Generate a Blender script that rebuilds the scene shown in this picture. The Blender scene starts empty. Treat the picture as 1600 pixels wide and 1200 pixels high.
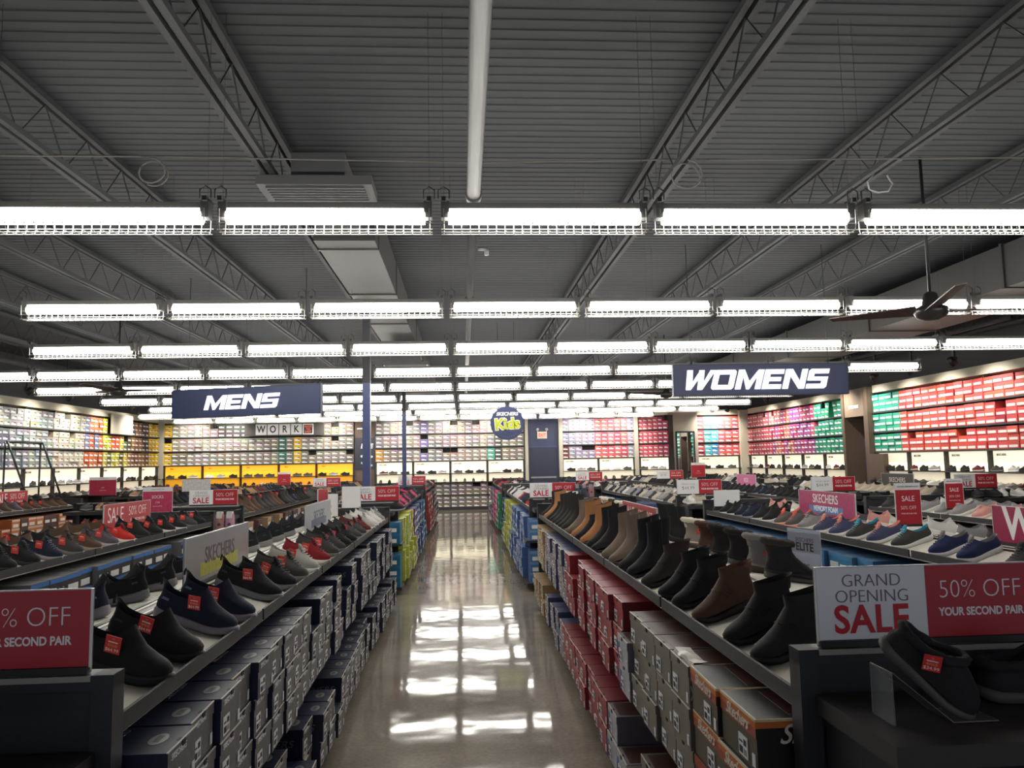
import bpy, bmesh, math, random
from mathutils import Vector, Matrix
random.seed(7)
S = bpy.context.scene
COL = S.collection
PI = math.pi

# ---------------------------------------------------------------- camera, world, exposure
CAM_R = Matrix(((0.99790, 0.01265, 0.06355), (-0.06466, -0.10040 + 0.0, 0.99284), (0.0, 0.0, 0.0)))
def camera():
    F, cx, cy, H = 1202.0, 800.0, 600.0, 1.55
    def cv(u, v): return Vector(((u - cx) / F, -(v - cy) / F, 1.0))
    y = cv(724, 722).normalized()
    h = Vector((1 / F, 0.019 / F, 0)).normalized()
    n = h.cross(y).normalized()
    if n.y < 0: n = -n
    x = y.cross(n)
    if x.x < 0: x = -x
    R = Matrix((x, y, n))                       # camera-space vector -> world
    right, up, fwd = R @ Vector((1, 0, 0)), R @ Vector((0, 1, 0)), R @ Vector((0, 0, 1))
    cd = bpy.data.cameras.new('camera'); co = bpy.data.objects.new('camera', cd); COL.objects.link(co)
    m = Matrix((right, up, -fwd)).transposed().to_4x4(); m.translation = Vector((0, 0, H))
    co.matrix_world = m
    cd.sensor_width = 36; cd.lens = F / 1600 * 36; cd.clip_start = 0.02; cd.clip_end = 200
    S.camera = co
    RT = R.transposed()
    def proj(p):
        c = RT @ (Vector(p) - Vector((0, 0, H)))
        if c.z < 0.05: return None
        return (cx + F * c.x / c.z, cy - F * c.y / c.z, c.z)
    return proj
proj = camera()
w = bpy.data.worlds.new('world'); S.world = w; w.use_nodes = True
bg = w.node_tree.nodes['Background']; bg.inputs[0].default_value = (0.80, 0.84, 0.95, 1); bg.inputs[1].default_value = 0.48
S.view_settings.view_transform = 'Standard'; S.view_settings.look = 'None'
S.view_settings.exposure = 0.0; S.view_settings.gamma = 1.0
S.view_settings.use_curve_mapping = False
LAMP = 28.0          # radiance of the fluorescent lamps
PANEL = 0.85         # radiance of the backlit display panels
SPOT = 130.0          # wall-washer spot power

# ---------------------------------------------------------------- materials
def lin(c):
    c = c / 255.0
    return c / 12.92 if c <= 0.04045 else ((c + 0.055) / 1.055) ** 2.4
_M = {}
def M(rgb, rough=0.6, kind='plain', metal=0.0, emit=0.0, spec=0.5):
    key = (tuple(rgb), rough, kind, metal, emit, spec)
    if key in _M: return _M[key]
    c = [lin(v) for v in rgb]
    m = bpy.data.materials.new('%s_%02x%02x%02x' % ((kind,) + tuple(int(v) for v in rgb))); m.use_nodes = True
    nt = m.node_tree; N = nt.nodes; L = nt.links
    b = N['Principled BSDF']
    b.inputs['Roughness'].default_value = rough; b.inputs['Metallic'].default_value = metal
    b.inputs['Specular IOR Level'].default_value = spec
    b.inputs['Base Color'].default_value = (*c, 1)
    if kind == 'emit':
        b.inputs['Emission Color'].default_value = (*c, 1); b.inputs['Emission Strength'].default_value = emit
    elif kind == 'acrylic':
        b.inputs['Transmission Weight'].default_value = 0.92; b.inputs['IOR'].default_value = 1.2
    else:
        tc = N.new('ShaderNodeTexCoord'); nz = N.new('ShaderNodeTexNoise'); mx = N.new('ShaderNodeMix')
        mx.data_type = 'RGBA'
        sc, amp, bump = {'plain': (6, .05, 0), 'card': (30, .10, 0), 'fabric': (260, .22, .25), 'knit': (420, .30, .3), 'leather': (70, .14, .2), 'suede': (160, .2, .2),
                         'fur': (190, .15, .8), 'wood': (4, .25, .1), 'metal': (20, .06, 0), 'concrete': (3, .2, 0), 'print': (38, .45, 0)}[kind]
        nz.inputs['Scale'].default_value = sc; nz.inputs['Detail'].default_value = 3
        L.new(tc.outputs['Object'], nz.inputs['Vector'])
        if kind == 'wood':
            mp = N.new('ShaderNodeMapping'); mp.inputs['Scale'].default_value = (9, 9, 0.6)
            L.new(tc.outputs['Object'], mp.inputs['Vector']); L.new(mp.outputs['Vector'], nz.inputs['Vector'])
        def IN(i): return [s for s in mx.inputs if s.enabled][i]
        mx.inputs[6].default_value = (*[v * (1 - amp) for v in c], 1); mx.inputs[7].default_value = (*[min(1, v * (1 + amp)) for v in c], 1)
        L.new(nz.outputs['Fac'], mx.inputs[0]); L.new(mx.outputs[2], b.inputs['Base Color'])
        if bump:
            bp = N.new('ShaderNodeBump'); bp.inputs['Strength'].default_value = bump; bp.inputs['Distance'].default_value = 0.002
            L.new(nz.outputs['Fac'], bp.inputs['Height']); L.new(bp.outputs['Normal'], b.inputs['Normal'])
    _M[key] = m
    return m
def floor_mat():
    m = bpy.data.materials.new('polished_concrete'); m.use_nodes = True; nt = m.node_tree; N = nt.nodes; L = nt.links
    b = N['Principled BSDF']; tc = N.new('ShaderNodeTexCoord')
    n1 = N.new('ShaderNodeTexNoise'); n1.inputs['Scale'].default_value = 1.1; n1.inputs['Detail'].default_value = 8; n1.inputs['Roughness'].default_value = .65
    n2 = N.new('ShaderNodeTexNoise'); n2.inputs['Scale'].default_value = 45; n2.inputs['Detail'].default_value = 4
    n3 = N.new('ShaderNodeTexNoise'); n3.inputs['Scale'].default_value = 4.2; n3.inputs['Detail'].default_value = 1
    for n in (n1, n2, n3): L.new(tc.outputs['Object'], n.inputs['Vector'])
    r = N.new('ShaderNodeValToRGB'); r.color_ramp.elements[0].position = .3; r.color_ramp.elements[1].position = .75
    r.color_ramp.elements[0].color = (lin(118), lin(110), lin(98), 1); r.color_ramp.elements[1].color = (lin(160), lin(151), lin(136), 1)
    L.new(n1.outputs['Fac'], r.inputs['Fac'])
    mx = N.new('ShaderNodeMix'); mx.data_type = 'RGBA'; mx.blend_type = 'MULTIPLY'; mx.inputs[0].default_value = .45
    L.new(r.outputs['Color'], mx.inputs[6]); L.new(n2.outputs['Color'], mx.inputs[7])
    r2 = N.new('ShaderNodeMapRange'); r2.inputs[3].default_value = .7; r2.inputs[4].default_value = 1.3
    L.new(n2.outputs['Fac'], r2.inputs[0]); 
    mm = N.new('ShaderNodeVectorMath'); mm.operation = 'SCALE'; L.new(r.outputs['Color'], mm.inputs[0]); L.new(r2.outputs[0], mm.inputs['Scale'])
    L.new(mm.outputs[0], b.inputs['Base Color'])
    rr = N.new('ShaderNodeMapRange'); rr.inputs[3].default_value = .035; rr.inputs[4].default_value = .085
    L.new(n1.outputs['Fac'], rr.inputs[0]); L.new(rr.outputs[0], b.inputs['Roughness'])
    bp = N.new('ShaderNodeBump'); bp.inputs['Strength'].default_value = .045; bp.inputs['Distance'].default_value = .03
    L.new(n3.outputs['Fac'], bp.inputs['Height']); L.new(bp.outputs['Normal'], b.inputs['Normal'])
    b.inputs['Specular IOR Level'].default_value = .17
    return m

# common materials
BLACKM = M((34, 35, 38), .45, 'metal'); LIPM = M((30, 29, 29), .5, 'metal'); CREAM = M((226, 220, 206), .5)
DARKPANEL = M((40, 41, 46), .5, 'leather'); NAVYP = M((46, 54, 88), .5); WHITE = M((232, 232, 232), .5); LABEL = M((225, 226, 228), .5, 'card')
INK = M((40, 40, 44), .6); RED = M((190, 38, 48), .35); REDTAG = M((226, 62, 56), .5); WHITETXT = M((240, 236, 236), .5); REDTXT = M((196, 30, 44), .5)
GREYTXT = M((110, 96, 104), .5); LAMPM = M((255, 251, 244), .5, 'emit', 0, LAMP); WIRE = M((190, 188, 182), .35, 'metal', .3)
CEIL = M((71, 74, 78), .8); STEEL = M((64, 66, 69), .75); DUCTM = M((68, 67, 66), .6, 'metal'); WOOD = M((92, 76, 64), .55, 'wood'); PIPEM = M((80, 80, 80), .5, 'metal')
WALLC = M((196, 190, 172), .7); SHELFM = M((44, 42, 42), .5)
ACRYL = M((235, 240, 240), .05, 'acrylic')

# ---------------------------------------------------------------- mesh builder
class MB:
    def __init__(s): s.v = []; s.f = []; s.m = []; s.sm = []
    def face(s, idx, m=0, sm=False): s.f.append(idx); s.m.append(m); s.sm.append(sm)
    def quad(s, a, b, c, d, m=0):
        i = len(s.v); s.v += [tuple(a), tuple(b), tuple(c), tuple(d)]; s.face((i, i + 1, i + 2, i + 3), m)
    def box(s, x0, x1, y0, y1, z0, z1, m=0, T=None, fm=None):
        p = [(x, y, z) for z in (z0, z1) for y in (y0, y1) for x in (x0, x1)]
        if T: p = [tuple(T @ Vector(q)) for q in p]
        i = len(s.v); s.v += p
        fs = [(0, 2, 3, 1), (4, 5, 7, 6), (0, 1, 5, 4), (2, 6, 7, 3), (0, 4, 6, 2), (1, 3, 7, 5)]   # bottom top -y +y -x +x
        for k, f in enumerate(fs): s.face(tuple(i + q for q in f), (fm[k] if fm else m))
    def prism(s, pts, a, b, m=0, axis='y'):
        def P(p, t): return {'y': (p[0], t, p[1]), 'x': (t, p[0], p[1]), 'z': (p[0], p[1], t)}[axis]
        i = len(s.v); n = len(pts)
        s.v += [P(p, a) for p in pts] + [P(p, b) for p in pts]
        s.face(tuple(range(i, i + n))[::-1], m); s.face(tuple(range(i + n, i + 2 * n)), m)
        for k in range(n): s.face((i + k, i + (k + 1) % n, i + n + (k + 1) % n, i + n + k), m)
    def loft(s, rings, m=0, cap0=False, cap1=False, sm=True, closed=True):
        i = len(s.v); n = len(rings[0])
        for r in rings: s.v += [tuple(p) for p in r]
        for a in range(len(rings) - 1):
            for k in range(n if closed else n - 1):
                k2 = (k + 1) % n
                s.face((i + a * n + k, i + a * n + k2, i + (a + 1) * n + k2, i + (a + 1) * n + k), m if not isinstance(m, (list, tuple)) else m[a], sm)
        ml = m if not isinstance(m, (list, tuple)) else m[-1]; m0 = m if not isinstance(m, (list, tuple)) else m[0]
        if cap0: s.face(tuple(range(i, i + n))[::-1], m0, sm)
        if cap1: s.face(tuple(range(i + (len(rings) - 1) * n, i + len(rings) * n)), ml, sm)
    def tube(s, pts, r, n=5, m=0, sm=True):
        pts = [Vector(p) for p in pts]; rings = []
        for k, p in enumerate(pts):
            d = (pts[min(k + 1, len(pts) - 1)] - pts[max(k - 1, 0)]).normalized()
            a = d.orthogonal() if abs(d.z) > .9 else d.cross(Vector((0, 0, 1)))
            a = a.normalized(); b = d.cross(a).normalized()
            rr = r[k] if isinstance(r, (list, tuple)) else r
            rings.append([p + rr * (math.cos(2 * PI * j / n) * a + math.sin(2 * PI * j / n) * b) for j in range(n)])
        s.loft(rings, m, True, True, sm)
    def add(s, other, T, mmap=None):
        i = len(s.v); s.v += [tuple(T @ Vector(p)) for p in other.v]
        for f, m, sm in zip(other.f, other.m, other.sm): s.face(tuple(i + q for q in f), mmap[m] if mmap else m, sm)
    def mesh(s, name, mats):
        me = bpy.data.meshes.new(name); me.from_pydata(s.v, [], s.f); 
        for m in mats: me.materials.append(m)
        me.polygons.foreach_set('material_index', s.m); me.polygons.foreach_set('use_smooth', s.sm)
        me.update(); return me
    def obj(s, name, mats, parent=None, **k):
        if not isinstance(mats, (list, tuple)): mats = [mats]
        return O(name, s.mesh(name, mats), parent, **k)
def O(name, data, parent=None, loc=None, rotz=0, mw=None, mats=None, label=None, cat=None, group=None, kind=None):
    o = bpy.data.objects.new(name, data); COL.objects.link(o)
    if parent: o.parent = parent
    if mw is not None: o.matrix_basis = mw
    else:
        if loc: o.location = loc
        if rotz: o.rotation_euler = (0, 0, rotz)
    if mats:
        for i, m in enumerate(mats):
            if m and i < len(o.material_slots): o.material_slots[i].link = 'OBJECT'; o.material_slots[i].material = m
    if label: o['label'] = label
    if cat: o['category'] = cat
    if group: o['group'] = group
    if kind: o['kind'] = kind
    return o
def nth(i):
    return '%d%s' % (i, 'th' if 10 < i % 100 < 14 else {1: 'st', 2: 'nd', 3: 'rd'}.get(i % 10, 'th'))

# ---------------------------------------------------------------- lettering
_T = {}
def text_mesh(txt, size, bold=0.0, shear=0.0, sx=1.0, depth=0.001, align='CENTER', spacing=1.0):
    key = (txt, size, bold, shear, sx, depth, align, spacing)
    if key in _T: return _T[key]
    c = bpy.data.curves.new('t', 'FONT'); c.body = txt; c.size = size; c.offset = bold; c.shear = shear; c.align_x = align; c.align_y = 'CENTER'
    c.extrude = depth; c.resolution_u = 4; c.space_character = spacing
    o = bpy.data.objects.new('t', c); COL.objects.link(o)
    dg = bpy.context.evaluated_depsgraph_get(); dg.update()
    me = bpy.data.meshes.new_from_object(o.evaluated_get(dg))
    bpy.data.objects.remove(o); bpy.data.curves.remove(c)
    if sx != 1: me.transform(Matrix.Diagonal((sx, 1, 1, 1)))
    me.name = 'lettering'; me.materials.clear(); me.materials.append(INK)
    _T[key] = me
    return me
# matrices that stand text up: facing -y, facing +x, facing -x
def face_ny(x, y, z): return Matrix.Translation((x, y, z)) @ Matrix.Rotation(PI / 2, 4, 'X')
def face_px(x, y, z): return Matrix.Translation((x, y, z)) @ Matrix.Rotation(PI / 2, 4, 'Z') @ Matrix.Rotation(PI / 2, 4, 'X')
def face_nx(x, y, z): return Matrix.Translation((x, y, z)) @ Matrix.Rotation(-PI / 2, 4, 'Z') @ Matrix.Rotation(PI / 2, 4, 'X')
def lettering(parent, txt, size, mw, mat, **k):
    return O('lettering', text_mesh(txt, size, **k), parent, mw=mw, mats=[mat])

# ---------------------------------------------------------------- room shell
XL, XR, YB, YF, ZC = -10.05, 9.85, 25.8, -3.0, 4.15
def room():
    b = MB(); b.box(XL, XR, YF, YB, -.1, 0); b.obj('floor', floor_mat(), kind='structure')
    b = MB(); b.box(XL - .15, XL, YF, YB, 0, 4.3); b.obj('wall_left', M((70, 70, 72), .8), kind='structure')
    b = MB(); b.box(XR, XR + .15, YF, YB, 0, 4.3); b.obj('wall_right', M((70, 70, 72), .8), kind='structure')
    b = MB(); b.box(XL, XR, YB, YB + .15, 0, 4.3); b.obj('wall_back', M((74, 74, 76), .8), kind='structure')
    # corrugated roof deck: ribs run across the shop
    b = MB(); pr = []; y = YF
    while y < YB:
        for dy, z in ((0, ZC), (.03, ZC), (.038, ZC - .005), (.090, ZC - .005), (.098, ZC)): pr.append((y + dy, z))
        y += .11
    i = len(b.v)
    for (y, z) in pr: b.v += [(XL, y, z), (XR, y, z)]
    for k in range(len(pr) - 1): b.face((i + 2 * k, i + 2 * k + 1, i + 2 * k + 3, i + 2 * k + 2), 0)
    b.quad((XL, YF, ZC + .1), (XL, YB, ZC + .1), (XR, YB, ZC + .1), (XR, YF, ZC + .1))
    b.obj('ceiling', CEIL, kind='structure')
    # open-web joists along the shop
    jm = MB(); L0, L1 = YF + .2, YB - .2
    for s in (-.055, .015): jm.box(s, s + .04, L0, L1, 3.70, 3.74)
    for s in (-.055, .015): jm.box(s, s + .04, L0, L1, 4.06, 4.105)
    y = L0; k = 0
    while y < L1 - .6:
        jm.tube([(0, y, 3.73), (0, y + .3, 4.07), (0, y + .6, 3.73)], .0055, 4, sm=False); y += .6
    me = jm.mesh('ceiling_joist', [STEEL])
    for x in (-8.98, -7.45, -5.92, -4.39, -2.86, -1.42, 1.65, 3.2, 4.74, 7.8, 9.3): O('ceiling_joist', me, loc=(x, 0, 0), kind='structure')
room()

def ceiling_things():
    b = MB(); b.tube([(.1, YF, 3.52), (.1, 5.6, 3.52)], .052, 12); b.tube([(.1, 5.55, 3.52), (.1, 24.5, 3.52)], .038, 12)
    for y in (5.55, 9.3, 13.1, 16.9): b.tube([(.1, y - .05, 3.52), (.1, y + .05, 3.52)], .06, 12)
    p = b.obj('ceiling_pipe', PIPEM, label='grey sprinkler pipe running down the middle of the dark ceiling above the aisle', cat='pipe')
    h = MB()
    for y in (1.2, 4.3, 7.4, 10.5, 13.6, 17, 20.4, 23.5): h.tube([(.1, y, 3.55), (.1, y, 4.12)], .008, 4)
    h.obj('hanger_rod', STEEL, p)
    s = MB(); s.tube([(.16, 7.0, 3.52), (.24, 7.0, 3.52)], .018, 6); s.tube([(.24, 7.0, 3.53), (.24, 7.0, 3.46)], .02, 8); s.obj('sprinkler_head', M((150, 150, 150), .4, 'metal'), p)
    # left duct with grille boot
    r = O('air_duct', None, loc=(-1.07, 7.3, 3.6), label='rectangular grey air duct on the ceiling left of the pipe', cat='air duct')
    d = MB(); d.box(-.28, .28, -.3, 15.5, 0, .4)
    for y in range(0, 15, 2): d.box(-.289, .289, y - .02, y + .02, -.012, .42)
    d.obj('duct_body', DUCTM, r)
    g = MB(); g.box(-.42, .42, -1.75, -1.36, .0, .07); g.box(-.2, .2, -1.6, -.3, .05, .3)
    for k in range(6): g.box(-.36, .36, -1.7 + k * .055, -1.68 + k * .055, -.012, 0)
    g.obj('register_boot', M((84, 84, 84), .7, 'metal'), r)
    for k, y in enumerate((13.1, 15.9, 18.4)):
        g = O('ceiling_vent', None, loc=(-.95, y, 3.2), label='flat ceiling vent under the left air duct, %s from the front' % nth(k + 1), cat='vent', group='vents under the duct')
        q = MB(); q.box(-.38, .38, -.16, .16, 0, .05); q.box(-.25, .25, -.1, .1, .05, .4); q.obj('vent_frame', DUCTM, g)
        q = MB()
        for j in range(5): q.box(-.34, .34, -.13 + j * .055, -.115 + j * .055, -.01, 0)
        q.obj('slat', M((100, 100, 100), .6, 'metal'), g)
    r = O('air_duct', None, loc=(6.85, 7.4, 3.45), label='large dark air duct running along the ceiling at the right side', cat='air duct')
    d = MB(); d.box(-.55, .5, 0, 14, 0, .5); d.obj('duct_body', M((60, 58, 57), .6, 'metal'), r)
    d = MB()
    for y in range(1, 14, 3): d.box(-.57, .52, y - .02, y + .02, -.015, .52)
    d.obj('duct_flange', M((54, 52, 51), .6, 'metal'), r)
    # conduit with slack loops
    def coil(x, y, z, R, n=1.6):
        return [(x + R * math.sin(t) * 1.1, y + .01 * t, z - R + R * math.cos(t)) for t in [2 * PI * n * k / 26 for k in range(27)]]
    c = MB(); c.tube([(-3.6, 5.3, 3.70)] + [(-2.2, 5.3, 3.7)], .006, 4); c.tube(coil(-2.15, 5.32, 3.7, .085), .006, 4); c.tube([(-2.05, 5.3, 3.7), (.1, 5.35, 3.69), (1.5, 5.3, 3.7)], .006, 4)
    c.tube(coil(1.65, 5.3, 3.7, .1, 1.3), .006, 4); c.tube([(1.8, 5.3, 3.7), (4.6, 5.2, 3.7)], .006, 4)
    c.obj('ceiling_cable', M((120, 118, 112), .5), label='thin cable strung across the dark ceiling with slack loops', cat='cable')
    c = MB(); c.tube([(p[0], p[1], p[2]) for p in [(3.22, 5.6, 3.72), (3.16, 5.6, 3.66), (3.17, 5.6, 3.59), (3.24, 5.6, 3.57), (3.32, 5.6, 3.58), (3.36, 5.6, 3.64), (3.32, 5.6, 3.71)]], .007, 5)
    c.obj('wire_loop', M((190, 190, 190), .4), label='short loose loop of pale wire hanging from the ceiling at upper right', cat='wire')
ceiling_things()

# ---------------------------------------------------------------- fluorescent strip lights
JX, LY, LZ = -.13, [4.16, 6.67, 9.02, 11.37, 13.62, 16.0, 18.4, 20.75, 23.2], 2.9
def strip_lights():
    hb = MB(); hb.box(-.53, .53, -.03, .03, .042, .075); hb.box(-.575, -.53, -.035, .035, -.01, .08); hb.box(.53, .575, -.035, .035, -.01, .08)
    house = hb.mesh('strip_light', [M((96, 96, 92), .5, 'metal')])
    t = MB(); n = 10
    t.loft([[(x, .041 * math.cos(a), .041 * math.sin(a)) for a in [2 * PI * k / n for k in range(n)]] for x in (-.535, .535)], 0, True, True); lamp = t.mesh('lamp_tube', [LAMPM])  # tube radius enlarged, so the lamp's bloom is built into its shape
    g = MB(); prof = [(-.06, .03), (-.058, -.05), (-.045, -.084), (.045, -.084), (.058, -.05), (.06, .03)]
    for (y, z) in ((-.058, -.05), (-.045, -.084), (0, -.085), (.045, -.084), (.058, -.05)): g.tube([(-.575, y, z), (.575, y, z)], .0028, 4, sm=False)
    for k in range(24): g.tube([(-.56 + k * .0487, y, z) for (y, z) in prof], .0026, 4, sm=False)
    guard = g.mesh('wire_guard', [WIRE])
    hg = MB()
    for x in (0,):
        hg.tube([(x, 0, .07), (x, 0, 1.2)], .001, 4); hg.box(x - .012, x + .012, -.06, .06, .075, .1); 
        hg.tube([(x - .03, -.04, .09), (x - .03, -.04, .14), (x, -.04, .16), (x + .03, -.04, .14), (x + .03, -.04, .09)], .004, 4)
    hang = hg.mesh('hanger', [M((60, 60, 60), .5, 'metal')])
    ext = [(-5, 5), (-3, 5), (-4, 6), (-6, 6), (-6, 6), (-6, 6), (-6, 6), (-7, 6), (-7, 5)]
    for r, y in enumerate(LY):
        i0, i1 = ext[r]; seen = 0; out = 0
        for i in range(i0, i1):
            x = JX + 1.2 * (i + .5); pa, pb = proj((x - .55, y, LZ)), proj((x + .55, y, LZ))
            vis = pa and pb and pb[0] > 5 and pa[0] < 1595
            if vis: seen += 1; lab = 'caged fluorescent strip light, %s from the left in the %s row from the front' % (nth(seen), nth(r + 1))
            else:
                out = out + 1 if x < 0 or out else 1
                lab = 'caged strip light out of view past the %s end of the %s row, light %s' % ('left' if x < 0 else 'right', nth(r + 1), 'abcdefgh'[i - i0 if x < 0 else i1 - 1 - i])
            o = O('strip_light', house, loc=(x, y, LZ), label=lab, cat='ceiling light', group='caged fluorescent strip lights')
            for nm, me in (('lamp_tube', lamp), ('wire_guard', guard)): O(nm, me, o)
            for hx in (-.56, .56): O('hanger', hang, o, loc=(hx, 0, 0))
strip_lights()

# ---------------------------------------------------------------- stuff boxes collector (all the boxes beyond the nearest three hundred)
STUFF = MB(); SC = []; SCI = {}
def sc(rgb, kind='card'):
    if (rgb, kind) not in SCI: SCI[(rgb, kind)] = len(SC); SC.append(M(rgb, .6, kind))
    return SCI[(rgb, kind)]
LBL = sc((228, 226, 222)); SWO = sc((62, 60, 60))
def stuff_box(T, w, h, d, front, top=None, label=True, swoosh=False, top2=None, lw=.36):
    f = sc(front); t = sc(top or front)
    STUFF.box(-d, 0, -w / 2, w / 2, 0, h, fm=[t, t, t, t, t, f], T=T)
    e = .0012
    if top2 is not None: STUFF.box(-.001, e, -w / 2, w / 2, h * .76, h * .985, fm=[sc(top2)] * 6, T=T)
    if label: STUFF.box(0, e * 2, -w * lw, w * (lw - .06), h * .12, h * .47, fm=[LBL] * 6, T=T)
    if swoosh: STUFF.box(0, e * 3, w * .05, w * .36, h * .40, h * .60, fm=[SWO] * 6, T=T)

# ---------------------------------------------------------------- wall shelving
def jit(rgb, a=10): return tuple(max(0, min(255, int(v + random.uniform(-a, a)))) for v in rgb)
def q(rgb): return tuple(int(v / 12) * 12 for v in rgb)
WALLSHOES = []
def wall_section(T, W, nb, label, colour, panel=(255, 243, 214), low=False, bw=.235, tiers=(1.61, 2.06, 2.51), txt='SKECHERS', swoosh=True, shoes=True, nhigh=(3, 3, 3), lowpanel=True):
    r = O('wall_shelving', None, mw=T, label=label, cat='shelving')
    p = W / nb
    for k, z in enumerate((1.575, 2.025, 2.475)):
        b = MB(); b.box(0, W, .0, .38, z, z + .033); b.obj('shelf', SHELFM, r)
    b = MB(); b.box(0, W, -.06, .38, 1.175, 1.2); b.obj('display_ledge', SHELFM, r)
    b = MB(); b.box(0, W, -.12, .38, .89, .915); b.obj('display_ledge', SHELFM, r)
    b = MB(); b.box(0, W, .38, .4, .05, 3.0); b.obj('back_panel', M((58, 56, 54), .7), r)
    b = MB(); b.box(0, W, .05, .4, 2.96, 3.13); b.obj('fascia', WALLC, r)
    b = MB(); b.box(0, W, .02, .38, 0, .1); b.obj('kick_plate', BLACKM, r)
    for k in range(nb + 1):
        b = MB(); x = k * p; b.box(x - .022, x + .022, .03, .38, .1, 1.575); b.box(x - .012, x + .012, .06, .38, 1.575, 2.95); b.obj('upright', SHELFM, r)
    for k in range(nb):
        x = (k + .5) * p
        pm = M(panel, .5, 'emit', 0, PANEL)
        b = MB(); b.box(x - p / 2 + .04, x + p / 2 - .04, .1, .12, 1.2, 1.572); pn = b.obj('display_panel', pm, r)
        if txt: lettering(pn, txt, .055, Matrix.Translation((x - p * .3, .097, 1.5)) @ Matrix.Rotation(PI / 2, 4, 'X'), INK, bold=.002)
        if lowpanel:
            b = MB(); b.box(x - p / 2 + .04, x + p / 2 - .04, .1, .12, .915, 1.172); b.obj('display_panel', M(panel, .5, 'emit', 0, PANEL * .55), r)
        if shoes:
            for j in range(3): WALLSHOES.append((T, x + (j - 1) * p * .3 + random.uniform(-.04, .04), .0, 1.2, 'side'))
            if lowpanel:
                for j in range(4): WALLSHOES.append((T, x + (j - 1.5) * p * .23, -.12, .915, 'front'))
    # boxes
    n = int(W / bw); 
    for t, z0 in enumerate(tiers):
        for i in range(n):
            x = (i + .5) * W / n; c = colour(x / W, t)
            if c is None: continue
            nh = nhigh[t] - (1 if random.random() < .07 else 0)
            for k in range(nh):
                cc = q(jit(c, 9)); B = T @ Matrix.Translation((x, .03 + random.uniform(-.012, .02), z0 + k * .131)) @ Matrix.Rotation(-PI / 2, 4, 'Z')
                stuff_box(B, W / n - .008, .127, .3, cc, None, True, swoosh, None, .36 if swoosh else .43)
    if low:
        for z0 in (.105, .5):
            for i in range(n):
                for k in range(3 if z0 < .3 else 2 + (random.random() < .8)):
                    x = (i + .5) * W / n
                    B = T @ Matrix.Translation((x, .03 + random.uniform(-.01, .02), z0 + k * .128)) @ Matrix.Rotation(-PI / 2, 4, 'Z')
                    stuff_box(B, W / n - .008, .124, .3, q(jit((128, 118, 112), 14)), None, True, swoosh)
        b = MB(); b.box(0, W, 0, .38, .47, .498); b.obj('shelf', SHELFM, r)
    return r
def TR(x, y, a): return Matrix.Translation((x, y, 0)) @ Matrix.Rotation(math.radians(a), 4, 'Z')
def col_left(t, tier):
    y = 11.5 + t * 13.6
    if y > 22.9 + .4 * tier * 0: 
        if y > 24.3: return (228, 190, 40)
        return random.choice([(120, 80, 60), (150, 110, 70), (70, 60, 55)])
    if y > 21.55 and y < 22.85 and tier == 2: return None
    if y > 21.4: return random.choice([(200, 190, 60), (190, 185, 70), (215, 90, 60), (90, 90, 60)]) 
    if y > 20.3: return random.choice([(200, 110, 70), (190, 90, 60), (120, 120, 150)])
    if y > 18.9: return (188, 182, 164)
    if y > 17.8: return random.choice([(136, 144, 156), (150, 152, 138), (165, 168, 165)])
    return random.choice([(112, 116, 128), (135, 138, 146), (90, 96, 112)]) if tier < 2 else random.choice([(150, 152, 152), (170, 170, 160)])
def col_bl(t, tier):
    if t < .04: return (232, 190, 30)
    if .26 < t < .62 and tier == 2: return (60, 60, 60)
    if .46 < t < .50 and tier < 2: return None
    if .60 < t < .64 and tier < 2: return (46, 120, 105)
    if .66 < t < .71 and tier < 2: return (215, 180, 45)
    return random.choice([(138, 132, 120), (128, 122, 112), (146, 138, 128)])
def col_bm(t, tier):
    if t < .03 and tier == 0: return (205, 150, 70)
    if .29 < t < .34: return (118, 108, 160)
    if .76 < t < .80 and tier == 0: return (70, 150, 140)
    if .80 < t < .86: return (70, 66, 64)
    if .86 < t < .90 and tier == 2: return (215, 165, 95)
    return random.choice([(142, 128, 116), (132, 122, 116), (150, 136, 124), (126, 120, 118)])
def col_br(t, tier):
    if t < .42: return (160, 150, 172) if not (t < .1 and tier == 0) else (120, 60, 50)
    if t > .93: return (150, 148, 165)
    return random.choice([(214, 92, 104), (220, 120, 118), (206, 84, 100)])
def col_ang(t, tier): return (212, 96, 112) if t < .6 else (176, 56, 92)
def col_niche(t, tier):
    if t < .15: return (206, 80, 84)
    if t < .48: return (84, 176, 186) if tier > 0 or t < .34 else (70, 140, 190)
    return (214, 96, 96)
def col_rfar(t, tier):           # t from far to near
    if t > .74: return (40, 148, 122) if random.random() > .06 else None
    if t > .52: return random.choice([(170, 60, 120), (160, 80, 150), (200, 80, 120)])
    if t > .3: return random.choice([(205, 90, 110), (170, 90, 160), (210, 130, 120), (190, 60, 80)])
    return random.choice([(206, 84, 104), (214, 110, 120), (200, 70, 84)])
def col_rnear(t, tier):
    if t < .13: return (44, 152, 128)
    return (202, 80, 74) if random.random() > .04 else (150, 34, 42)
wall_section(TR(-9.6, 11.5, 90), 13.6, 11, 'long wall shelving of grey and orange boxes along the left wall', col_left, bw=.25)
wall_section(TR(-9.55, 25.3, 0), 6.0, 5, 'back wall shelving with orange lit panels under grey boxes', col_bl, (255, 176, 40), txt='FALL', low=True)
wall_section(TR(-2.85, 25.3, 0), 4.85, 4, 'back wall shelving of grey-brown boxes facing the end of the aisle', col_bm, low=True)
wall_section(TR(3.27, 25.3, 0), 2.4, 2, 'back wall shelving of white and pink boxes right of the navy door', col_br, bw=.2, low=True)
wall_section(TR(5.8, 25.35, -42), 1.1, 1, 'angled shelving of pink boxes beside the mirror', col_ang, bw=.18)
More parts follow.
